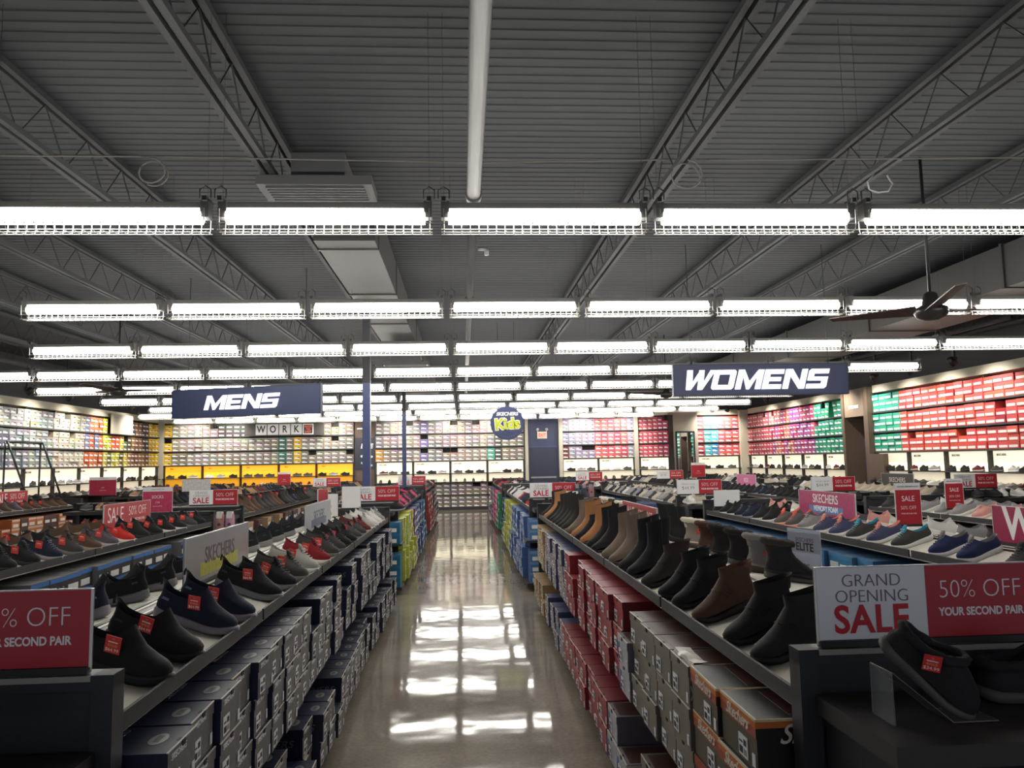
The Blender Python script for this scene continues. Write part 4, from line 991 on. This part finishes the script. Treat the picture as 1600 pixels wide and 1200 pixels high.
def end_shoes():
    # slippers on an acrylic riser on the near right end ledge
    r = O('shoe_riser', None, loc=(.985, 1.70, .9705), rotz=0, label='clear acrylic wedge riser under the black slipper on the end ledge', cat='display riser')
    b = MB(); b.prism([(-.06, 0), (-.06, .112), (-.055, .115), (.075, .005), (.16, .005), (.16, 0)], -.03, .03); 
    bb = MB()
    def plate(p, q_, t=.0022):
        p, q_ = Vector((p[0], 0, p[1])), Vector((q_[0], 0, q_[1])); d = (q_ - p).normalized(); nn = Vector((-d.z, 0, d.x)) * t
        i = len(bb.v)
        for yy in (-.045, .045): bb.v.extend([(p.x, yy, p.z), (q_.x, yy, q_.z), (q_.x + nn.x, yy, q_.z + nn.z), (p.x + nn.x, yy, p.z + nn.z)])
        for f in ((0, 1, 2, 3), (7, 6, 5, 4), (0, 4, 5, 1), (1, 5, 6, 2), (2, 6, 7, 3), (3, 7, 4, 0)): bb.face(tuple(i + k for k in f))
    plate((-.07, 0), (-.07, .11)); plate((-.07, .11), (.06, 0.002)); plate((.06, .002), (.16, .002))
    bb.obj('bent_plate', ACRYL, r)
    e = MB()
    for yy in (-.045, .045): e.tube([(-.07, yy, .002), (-.07, yy, .11), (.06, yy, .003), (.16, yy, .003)], .0012, 4)
    e.tube([(-.07, -.045, .11), (-.07, .045, .11)], .0012, 4); e.tube([(.16, -.045, .003), (.16, .045, .003)], .0012, 4); e.obj('bright_edge', M((170, 168, 160), .3), r)
    T = Matrix.Translation((.900, 1.685, 1.136)) @ Matrix.Rotation(-.3, 4, 'Z') @ Matrix.Rotation(.76, 4, 'Y') @ Matrix.Rotation(.25, 4, 'X') @ Matrix.Scale(.82, 4)
    put_shoe('slipper', 'f_black', T, 'black fur-lined slipper tilted on clear riser, its sale tag reading 34.99', 2, -1, 'slippers on the near end ledge', '$34.99', tagat=(.095, .058, .082), tagrot=-.72)
    T = Matrix.Translation((1.205, 1.80, .971)) @ Matrix.Rotation(-.12, 4, 'Z')
    put_shoe('slipper', 'f_black', T, 'black fur-lined slipper lying flat on the end ledge behind the riser', 2, -1, 'slippers on the near end ledge', '$34.99')
    rs = MB(); rs.box(-.13, .13, -.05, .05, 0, .004); rs.box(-.13, .13, -.05, .05, .056, .06); rs.box(-.13, -.126, -.05, .05, .004, .056); rs.box(.126, .13, -.05, .05, .004, .056)
    rs.obj('shoe_riser', ACRYL, loc=(-1.13, 1.66, .9055), label='clear acrylic block riser under the grey sneaker on the left end ledge', cat='display riser')
    T = Matrix.Translation((-1.252, 1.66, .967)) @ Matrix.Rotation(-.05, 4, 'Z')
    put_shoe('slip', 'knitgrey', T, 'grey slip-on sneaker with white sole on a clear riser at the left picture edge', 2, 0, stuff_ok=False)
    T = Matrix.Translation((1.08, B2 - .16, .972)) @ Matrix.Rotation(-2.0, 4, 'Z')
    put_shoe('sneaker', 'black', T, 'black sneaker standing on the end ledge of the middle right gondola', 1, 0, stuff_ok=False)
    T = Matrix.Translation((-1.0, B2 - .3, .972)) @ Matrix.Rotation(.1, 4, 'Z')
    put_shoe('sneaker', 'blackgrey', T, 'black sneaker on the end ledge of the middle left gondola', 1, 0, stuff_ok=False)
    T = Matrix.Translation((3.0, B2 - .3, .972)) @ Matrix.Rotation(PI - .6, 4, 'Z')
    put_shoe('slip', 'beige', T, 'beige shoe on the end ledge of the second middle right gondola', 1, 0, stuff_ok=False)
    T = Matrix.Translation((3.36, B2 - .3, .972)) @ Matrix.Rotation(PI - .2, 4, 'Z')
    put_shoe('slip', 'white', T, 'white shoe on the end ledge of the second middle right gondola', 1, 0, stuff_ok=False)
end_shoes()
def ledge_shoes():
    for g in GONS:
        if g['blk'] < 2 or g['n'] == 1: continue
        sx = g['sg'] * g['X']
        for j, dx in enumerate((-.26, -.09, .09, .26)):
            if g['n'] == 2 and g['blk'] == 2 and (g['sg'] < 0 or abs(dx) < .1): continue
            T = Matrix.Translation((sx + dx, g['y0'] - .12, .972)) @ Matrix.Rotation(-PI / 2 + random.uniform(-.5, .5), 4, 'Z')
            put_shoe('sneaker', random.choice(['tan', 'brown', 'char', 'olive', 'black'] if g['sg'] < 0 else ['beige', 'white', 'grey', 'black']), T, '', 0, far=True)
ledge_shoes()
def flush_shoes():
    if FARSHOES.v: FARSHOES.obj('sneaker', FS, label='all other sneakers on the farthest trays and on the wall display ledges', cat='sneaker', kind='stuff', group='sneakers beyond the nearest')
flush_stuff(); flush_shoes()

# ---------------------------------------------------------------- signs
def seg_poly(parent, polys, mat, mw, depth=.004, shear=.0):
    b = MB()
    for i, p in enumerate(polys): b.prism([(x + shear * z, z) for (x, z) in p], -depth - .0004 * i, 0, 0, 'y')
    return b.obj('lettering', mat, parent, mw=mw)
def rect(x0, x1, z0, z1): return [(x0, z0), (x1, z0), (x1, z1), (x0, z1)]
def block_letter(ch):
    # wide heavy italic capitals, unit height; returns polygons and advance
    t = .24; v = .30; c = .10
    if ch == 'M': return [rect(0, v, 0, 1), rect(1.02, 1.02 + v, 0, 1), [(v * .5, 1), (v, 1), (.66, .42), (.66, .0), (.58, .0)], [(1.02, 1), (1.02 + v * .5, 1), (.74, 0), (.58, 0), (.60, .30)]], 1.36
    if ch == 'W': return [[(0, 1), (.30, 1), (.42, .40), (.42, 0), (.16, 0)], [(.42, .40), (.62, .88), (.86, .88), (.42, 0), (.3, 0)], [(.62, 1), (.9, 1), (.98, .40), (.98, 0), (.74, 0)], [(.98, .40), (1.2, 1), (1.48, 1), (1.0, 0), (.86, 0)]], 1.40
    if ch == 'E': return [rect(0, v, 0, 1), rect(0, .98, 0, t), rect(0, .9, .39, .39 + t * .9), rect(0, .98, 1 - t, 1)], 1.04
    if ch == 'N': return [rect(0, v, 0, 1), rect(.84, .84 + v, 0, 1), [(0, 1), (v + .05, 1), (1.14, 0), (.84, 0)]], 1.2
    if ch == 'S': return [[(c, 1), (1.04, 1), (1.04, 1 - t), (0, 1 - t), (0, 1 - c)], rect(0, v, .5, 1 - t), [(0, .4), (0, .5), (.08, .6), (1.04, .6), (1.04, .4)], rect(1.04 - v, 1.04, t, .5), [(0, 0), (0, t), (1.04, t), (1.04, c), (.94, 0)]], 1.1
    if ch == 'O': return [[(c, 1), (1.05, 1), (1.15, 1 - c), (1.15, 1 - t), (0, 1 - t), (0, 1 - c)], [(0, t), (1.15, t), (1.15, c), (1.05, 0), (c, 0), (0, c)], rect(0, v, t, 1 - t), rect(1.15 - v, 1.15, t, 1 - t)], 1.22
def block_word(parent, word, size, mw, mat, sh=.28, sx=1.0):
    x = 0; P_ = []
    for ch in word:
        polys, adv = block_letter(ch)
        for p in polys: P_.append([((x + a), z) for a, z in p])
        x += adv + .02
    W = x
    polys = [[((a - W / 2) * size * sx, (z - .5) * size) for a, z in p] for p in P_]
    return seg_poly(parent, polys, mat, mw, .005, sh)
def big_sign(name, x0, y0, x1, y1, z0, z1, word, size, label, dx=0, sx=1.0):
    cx, cy = (x0 + x1) / 2, (y0 + y1) / 2; W = math.hypot(x1 - x0, y1 - y0); a = math.atan2(y1 - y0, x1 - x0)
    r = O(name, None, loc=(cx, cy, (z0 + z1) / 2), rotz=a, label=label, cat='sign')
    h = (z1 - z0) / 2
    b = MB(); b.box(-W / 2, W / 2, -.03, .03, -h, h); b.obj('panel', M((58, 66, 98), .5), r)
    b = MB(); b.box(-W / 2 - .012, -W / 2, -.033, .033, -h - .012, h + .012); b.box(W / 2, W / 2 + .012, -.033, .033, -h - .012, h + .012); b.box(-W / 2, W / 2, -.033, .033, h, h + .012); b.box(-W / 2, W / 2, -.033, .033, -h - .012, -h); b.obj('edge_frame', M((44, 50, 78), .5), r)
    block_word(r, word, size, Matrix.Translation((dx, -.031, 0)), M((244, 247, 255), .5, 'emit', 0, .75), sx=sx)
    b = MB()
    for x in (-W * .4, W * .4): b.tube([(x, 0, h), (x, 0, 4.1 - (z0 + z1) / 2)], .005, 4)
    b.obj('hanging_wire', STEEL, r)
big_sign('department_sign', -3.86, 10.55, -1.80, 9.9, 2.21, 2.57, 'MENS', .19, 'navy hanging department sign reading MENS in white italic letters', -.03, 1.2)
big_sign('department_sign', 2.49, 8.9, 4.59, 8.9, 2.285, 2.635, 'WOMENS', .235, 'navy hanging department sign reading WOMENS in white italic letters', -.05)
def kids_sign():
    r = O('round_sign', None, loc=(.80, 13.9, 2.235), label='round navy hanging sign with lime Kids lettering above the aisle', cat='sign')
    n = 40; b = MB(); b.prism([(.305 * math.cos(2 * PI * k / n), .305 * math.sin(2 * PI * k / n)) for k in range(n)], -.02, .02); b.obj('disc', M((56, 64, 104), .5), r)
    b = MB(); b.tube([(-.15, 0, .26), (-.15, 0, 1.86)], .004, 4); b.tube([(.15, 0, .26), (.15, 0, 1.86)], .004, 4); b.obj('hanging_wire', STEEL, r)
    lettering(r, 'SKECHERS', .085, face_ny(0, -.022, .165), M((240, 240, 240), .5), bold=.004, shear=.2)
    mw = Matrix.Translation((-.0, -.022, -.02)) @ Matrix.Rotation(-.06, 4, 'Y') @ Matrix.Rotation(PI / 2, 4, 'X')
    lettering(r, 'Kids', .27, mw, M((240, 242, 236), .5), bold=.024, depth=.002, sx=.95)
    lettering(r, 'Kids', .27, Matrix.Translation((0, -.004, 0)) @ mw, M((206, 216, 40), .5), bold=.010, depth=.002, sx=.95)
    b = MB()
    for k in range(9): a = -PI / 2 + (k - 4) * .16; b.prism([(.25 * math.cos(a) + .008 * math.cos(q_), .25 * math.sin(a) + .008 * math.sin(q_)) for q_ in (0, 2.1, 4.2)], -.023, -.02)
    b.obj('dot_trim', M((120, 140, 150), .5), r)
kids_sign()
def work_sign():
    r = O('work_sign', None, loc=(-5.72, 25.12, 2.70), label='dark banner with white letter tiles reading WORK on the back wall shelving', cat='sign')
    b = MB(); b.box(-1.25, 1.25, -.03, .03, -.2, .2); b.obj('banner', M((62, 58, 56), .6, 'wood'), r)
    for i, ch in enumerate('WORK'):
        x = -.72 + i * .37; b = MB(); b.box(x - .17, x + .17, -.045, -.03, -.17, .17); t = b.obj('letter_tile', M((205, 205, 205), .6), r); lettering(t, ch, .31, face_ny(x, -.05, 0), INK, bold=.008, sx=.8)
    x = -.72 + 4 * .37; b = MB(); b.box(x - .17, x + .17, -.045, -.03, -.17, .17); b.obj('letter_tile', WHITE, r)
    b = MB(); b.box(x - .14, x + .14, -.05, -.045, -.14, .14); t = b.obj('badge', M((66, 40, 44), .5), r)
    for k, wd in enumerate(('MADE', 'TO', 'LAST')): lettering(t, wd, .09, face_ny(x, -.052, .085 - k * .085), M((226, 96, 60), .5), bold=.003)
work_sign()

ACRYL2 = M((212, 214, 214), .12, 'plain')
def flat_sign(name, T, w, h, label, fields, texts, group=None, holder=True, cat='sign'):
    # T: sign centre, facing local -y. fields: (x0,x1,z0,z1,mat) as fractions; texts: (txt,size,x,z,mat,kwargs)
    r = O(name, None, mw=T, label=label, cat=cat, group=group)
    b = MB(); b.box(-w / 2, w / 2, 0, .004, -h / 2, h / 2); b.obj('card', WHITE, r)
    for (x0, x1, z0, z1, m) in fields:
        b = MB(); b.box(-w / 2 + x0 * w, -w / 2 + x1 * w, -.0012, 0.0008, -h / 2 + z0 * h, -h / 2 + z1 * h); b.obj('printed_field', m, r)
    for (t, s, x, z, m, k) in texts: lettering(r, t, s, Matrix.Translation((x * w, -.0016, z * h)) @ Matrix.Rotation(PI / 2, 4, 'X'), m, depth=.0004, **k)
    if holder:
        b = MB(); b.box(-w / 2 - .004, -w / 2 - .0005, -.003, .008, -h / 2 - .002, h / 2 + .003); b.box(w / 2 + .0005, w / 2 + .004, -.003, .008, -h / 2 - .002, h / 2 + .003); b.box(-w / 2 - .004, w / 2 + .004, .0045, .007, -h / 2 - .012, h / 2 + .003)
        b.obj('clear_holder', ACRYL2, r)
        b = MB(); b.box(-w / 2, w / 2, -.008, .014, -h / 2 - .016, -h / 2 - .001); b.obj('holder_foot', BLACKM, r)
    return r
REDS = M((178, 36, 48), .4)
def grand(T, label, head='GRAND', sub='OPENING', big='SALE', w=.575, h=.175, special=None, group='twenty-two inch sale signs on the gondola ends', detail=True):
    tx = [('50% OFF', .064, .235, .15, WHITETXT, dict(bold=-.0012, sx=.92)), ('YOUR SECOND PAIR', .0275, .235, -.16, WHITETXT, dict(bold=.0009, sx=.86))]
    if special: tx += [('SPECIAL VALUE', .026, -.25, .2, GREYTXT, dict(bold=-.0004)), (special, .06, -.25, -.08, GREYTXT, dict(bold=-.001))]
    else: tx += [(head, .044, -.255, .31, GREYTXT, dict(bold=-.0008)), (sub, .044, -.255, .09, GREYTXT, dict(bold=-.0008)), (big, .094, -.262, -.24, REDTXT, dict(bold=.0022, sx=.95, spacing=1.04))]
    return flat_sign('sale_sign', T, w, h, label, [(.49, 1, 0, 1, REDS)], tx, group)
def TY(x, y, z, a=0): return Matrix.Translation((x, y, z)) @ Matrix.Rotation(math.radians(a), 4, 'Z')
ze = 1.075 + .017
grand(TY(1.163, 1.91, ze + .0885), 'white and red grand opening sale sign on the nearest right gondola end, above the slippers')
grand(TY(-1.165, 1.91, ze + .0885), 'pink-red fifty percent off sign on the nearest left gondola end, cut by the picture edge')
grand(TY(-1.09, B2 - .05, ze + .0885), 'grand opening sale sign on the middle left block end, partly hidden by white card')
grand(TY(1.12, B2 - .05, ze + .0885), 'grand opening sale sign on the middle block end right of the aisle, behind black shoe')
grand(TY(-3.06, B2 - .05, ze + .0885), 'grand opening sale sign above the rack of patterned sock packs')
grand(TY(3.0, B2 - .05, ze + .0885), 'special value 44.99 sign on the second right middle block end', special='$44.99')
grand(TY(4.76, B2 - .05, ze + .0885), 'special value 44.99 sign on the third right middle block end', special='$44.99')
grand(TY(6.68, B2 - .05, ze + .0885), 'sale sign on the fourth right middle block end, below the red boxes')
grand(TY(-2.9, B3 - .05, ze + .0885), 'small distant sale sign left of the blue column')
grand(TY(-1.1, B3 - .05, ze + .0885), 'small distant sale sign at the far left block end beside the aisle')
grand(TY(2.72, B3 - .05, ze + .105), 'small distant sale sign in front of the pink boxes of the back wall')
grand(TY(4.5, B3 - .05, ze + .105), 'small distant 9.99 sign left of the mirror', special='$9.99')

def spine(side, n, y0, y1, z0, z1):
    X = SP[n] if not (side == 'left' and n == 4) else 6.81
    fx = (-X) if side == 'left' else X
    c = (y0 + y1) / 2
    a = 90 if side == 'left' else -90
    return TY(fx, c, (z0 + z1) / 2, a), y1 - y0, z1 - z0
def saleband(side, n, y0, y1, label, z0=1.037, z1=1.238):
    T, w, h = spine(side, n, y0, y1, z0, z1)
    flat_sign('sale_banner', T, w, h, label, [(0, 1, 0, 1, REDS)], [('SALE', .19, -.27, 0, WHITETXT, dict(sx=.8, bold=-.001)), ('50% OFF', .12, .2, .1, WHITETXT, dict(bold=-.002, sx=.9)), ('YOUR SECOND PAIR', .035, .2, -.3, WHITETXT, {})], 'long red sale signs on the spines')
saleband('right', 1, 4.79, 5.82, 'long red SALE 50% OFF sign standing among the boots on the right gondola')
saleband('left', 2, 6.88, 7.86, 'long red SALE 50% OFF sign above black shoes on the second left gondola')
saleband('left', 4, 11.7, 12.6, 'long red sale sign on the farthest left gondola, near the picture edge')
saleband('right', 3, 10.05, 10.8, 'long red sale sign on the third right gondola, behind the special value sign')
def art_sign(side, n, y0, y1, label, base, t1, t2, c1, c2, extra=None, z0=1.037, z1=1.24, band=None):
    T, w, h = spine(side, n, y0, y1, z0, z1)
    f = [(0, 1, 0, 1, base)]
    r = flat_sign('brand_sign', T, w, h, label, f, [(t1, (.105 if t1 != 'WIDE FIT' else .25), 0, .17 if t2 else 0, c1, dict(sx=.95, bold=.001 if t1 != 'WIDE FIT' else .006))] + ([(t2, .062, 0, -.24, c2, dict(bold=.002))] if t2 else []), 'long brand signs on the spines')
    if band:
        b = MB(); b.box(-w * .3, w * .3, -.0014, -.0006, -h * .42, -h * .12); b.obj('print_band', band, r)
    return r
art_sign('left', 1, 3.45, 4.42, 'glossy grey brand sign with lime band on the left gondola beside the sneakers', M((158, 154, 154), .2, 'plain'), 'SKECHERS', None, M((46, 44, 50), .5), None, band=M((168, 166, 60), .4, 'print'))
art_sign('left', 1, 6.0, 7.09, 'pale grey sign with snowy print farther along the left gondola', M((176, 180, 186), .3, 'print'), 'SKECHERS', None, M((90, 100, 120), .5), None, band=M((90, 100, 130), .4, 'print'))
art_sign('right', 2, 5.95, 6.97, 'magenta memory foam brand sign above the trainers on the second right gondola', M((176, 64, 110), .3, 'print'), 'SKECHERS', 'MEMORY FOAM', WHITETXT, M((236, 240, 246), .5), band=M((80, 130, 190), .4))
r = art_sign('right', 2, 3.2, 4.36, 'raspberry sign with big white W cut by the right picture edge', M((158, 34, 78), .3), 'WIDE FIT', None, WHITETXT, None)
art_sign('right', 4, 11.4, 12.3, 'black brand sign on the fourth right gondola below the wooden portal', M((44, 42, 42), .4), 'SKECHERS', None, M((200, 196, 186), .5), None)
art_sign('right', 3, 12.9, 13.8, 'small pink patterned sign on the third right gondola', M((210, 110, 160), .4, 'print'), 'KIDS', None, M((236, 220, 230), .5), None)

def vertical(T, label, w=.178, h=.28, head=True, txt=('SALE', '50% OFF'), base=None, grp='upright sale cards'):
    f = [(0, 1, 0, .84 if head else 1, base or REDS)]; tx = []
    if head: tx.append(('GRAND OPENING SALE', .014, 0, .42, GREYTXT, {}))
    if txt: tx += [(txt[0], .052, 0, .12, WHITETXT, dict(sx=.85)), (txt[1], .034, 0, -.1, WHITETXT, dict(sx=.9, bold=-.0005)), ('YOUR SECOND PAIR', .012, 0, -.24, WHITETXT, {})]
    r = flat_sign('sale_card', T, w, h, label, f, tx, grp)
    return r
vertical(TY(3.07, 5.2, 1.205), 'upright red SALE card with white header among blue and grey trainers')
vertical(TY(4.75, 7.25, 1.158), 'upright red SALE card with white header above the grey trainers of the third gondola')
vertical(TY(-3.62, 9.45, 1.17), 'upright socks card priced 7.99 beside the patterned sock packs', w=.34, h=.30, txt=('SOCKS', '7.99'), base=M((196, 60, 96), .35, 'print'))
vertical(TY(-6.1, 13.55, 1.26), 'upright red price card on the end of the farthest left gondola', w=.44, h=.30, txt=('', '4.99'), base=M((170, 50, 74), .4, 'print'))
vertical(TY(-3.75, 16.5, 1.28), 'small upright red card left behind the socks card', w=.26, h=.26, txt=('', '7.99'))
vertical(TY(5.05, 16.4, 1.29), 'upright red 19.99 card right of the mirror', w=.3, h=.3, txt=('', '19.99'))
def plain_card(T, w, h, label, m=None, txt=None):
    r = flat_sign('display_card', T, w, h, label, [(.0, 1, 0, 1, m)] if m else [], [(txt[0], txt[1], 0, 0, GREYTXT, {})] if txt else [], 'plain display cards')
plain_card(TY(-1.46, 8.55, 1.11, 8), .18, .24, 'white back of a card standing on the left gondola spine')
plain_card(TY(-1.23, 8.60, 1.175, -4), .2, .26, 'white upright card behind the pale sneakers at the left gondola end')
plain_card(TY(1.27, B2 - .3, 1.07), .26, .19, 'white price card in front of the sale sign behind the dark boots', None, ('SPECIAL VALUE', .03))
plain_card(TY(2.86, 8.3, 1.105), .28, .17, 'blank white card back at the end of the second right gondola')
plain_card(TY(4.70, 8.06, 1.083, 10), .14, .2, 'white upright card beside the red card on the third right gondola')
plain_card(TY(-4.1, 12.2, 1.27), .42, .18, 'white card with small photo on the third left gondola', M((206, 204, 200), .5, 'print'))
plain_card(TY(-1.5, 8.4, 1.14, 70), .2, .3, 'narrow red card seen nearly edge-on at the left gondola end', REDS)
def elite():
    r = flat_sign('offer_poster', TY(2.49, 5.6, .765, -74), .35, .49, 'pale grey offer poster reading ELITE hung on the second right gondola, above blue boxes', [(0, 1, 0, 1, M((176, 182, 200), .4)), (.0, 1, .66, .95, M((196, 200, 214), .4))],
                  [('SKECHERS', .042, .02, .34, GREYTXT, dict(bold=.0006)), ('ELITE', .08, .02, .235, INK, dict(bold=.002)), ('TODAY', .03, 0, -.03, INK, dict(bold=.0009)), ('$10 CERTIFICATE', .05, 0, -.15, INK, dict(bold=.0015, sx=.72)), ('FOR JOINING', .022, 0, -.25, GREYTXT, {})], holder=False)
    b = MB(); b.box(-.12, .12, .004, .012, .225, .252); b.obj('hanging_clip', BLACKM, r)
elite()

# ---------------------------------------------------------------- sock packs and soft goods on the block ends
def socks():
    cols = [((150, 158, 156), 'grey'), ((134, 140, 132), 'sage'), ((176, 128, 122), 'rose'), ((186, 138, 158), 'pink'), ((150, 150, 150), 'white'), ((74, 72, 76), 'black and white'), ((196, 84, 112), 'bright pink')]
    def pack(x, y, z, k, label, grp, s=1, bc=(216, 212, 206)):
        c, wd = cols[k]
        r = O('sock_pack', None, mw=Matrix.Translation((x, y, z)) @ Matrix.Scale(s, 4), label=label, cat='sock pack', group=grp)
        b = MB(); R = []
        for (t, w_, d_) in ((0, .028, .018), (.02, .05, .03), (.1, .056, .036), (.19, .052, .034), (.235, .042, .028)):
            R.append([(w_ * math.cos(2 * PI * j / 12), d_ * math.sin(2 * PI * j / 12), -.13 + t) for j in range(12)])
        b.loft(R, 0, True, True); b.obj('sock', M(c, .9, 'print'), r)
        b = MB(); b.box(-.03, .03, -.036, .036, .05, .125); b.obj('paper_band', M(bc, .6), r)
        b = MB(); b.prism([(.02 * math.cos(a), -.02 + .02 * math.sin(a)) for a in [2 * PI * j / 8 for j in range(8)]], -.0385, -.034); b.obj('motif', M((70, 60, 90), .7), r)
    for i, (x, k) in enumerate(((-3.22, 4), (-3.085, 0), (-2.97, 1), (-2.85, 2), (-2.735, 3))): pack(x, B2 - .47, .90, k, '%s patterned sock pack, %s from the left below the sale sign' % (cols[k][1], nth(i + 1)), 'sock packs on the second left end')
    b = MB(); b.tube([(-3.4, B2 - .44, 1.03), (-2.72, B2 - .44, 1.03)], .008, 5)
    for x in (-3.4, -2.72): b.tube([(x, B2 - .44, 1.03), (x, B2 - .08, 1.03)], .008, 5)
    b.obj('hanging_rail', BLACKM, label='black rail carrying the patterned sock packs on the gondola end', cat='rail')
    for i, (x, z, k) in enumerate(((1.42, 1.165, 5), (1.51, 1.165, 5), (1.60, 1.16, 2), (1.42, .93, 6), (1.51, .93, 5), (1.60, .93, 6), (1.42, .72, 5), (1.51, .72, 6))): pack(x, B2 - .10, z, k, '%s sock pack, %s, on the middle right block end' % (cols[k][1], ['top left', 'top centre', 'top right', 'second row left', 'second row centre', 'second row right', 'bottom left', 'bottom centre'][i]), 'sock packs on the middle right end', .66, (150, 140, 144))
    r = O('fabric_bin', None, loc=(2.22, B2 + .1, 0), label='blue-grey fabric-covered bin between the right middle gondolas', cat='bin')
    b = MB(); b.loft([[(x * s, y * s, z) for (x, y) in ((-.2, -.18), (.2, -.18), (.2, .18), (-.2, .18))] for (z, s) in ((0, .9), (.9, 1.0), (.98, 1.03), (1.0, .95), (.9, .9))], 0, True, True, sm=False); b.obj('body', M((96, 104, 130), .85, 'print'), r)
    b = MB(); b.box(-.21, .21, -.192, -.182, .9, .98); b.obj('band', M((80, 76, 130), .7, 'print'), r)
socks()

def plastic_sheet():
    # crumpled clear plastic over a taupe box edge, its brightness put into pale colour
    rnd = random.Random(11); b = MB(); nu, nv = 9, 8; P_ = []
    for i in range(nu):
        for j in range(nv):
            s = j / (nv - 1) * .17                                   # runs over the lid edge and down the front
            x, z = (.06 - s, 0) if s < .06 else (0, -(s - .06))
            P_.append((-x - rnd.uniform(0, .012) * (s > .06), i * .028 + rnd.uniform(-.006, .006), z + rnd.uniform(.002, .012) * (s <= .06)))
    b.v += P_
    for i in range(nu - 1):
        for j in range(nv - 1): b.face((i * nv + j, (i + 1) * nv + j, (i + 1) * nv + j + 1, i * nv + j + 1))
    m = Matrix.Translation((.722, 2.52, .882)) @ Matrix.Diagonal((-1, 1, 1, 1))
    b.obj('plastic_wrap', M((214, 208, 198), .35), mw=m, label='crumpled pale plastic wrap folded over a taupe box below the boots', cat='paper')
plastic_sheet()
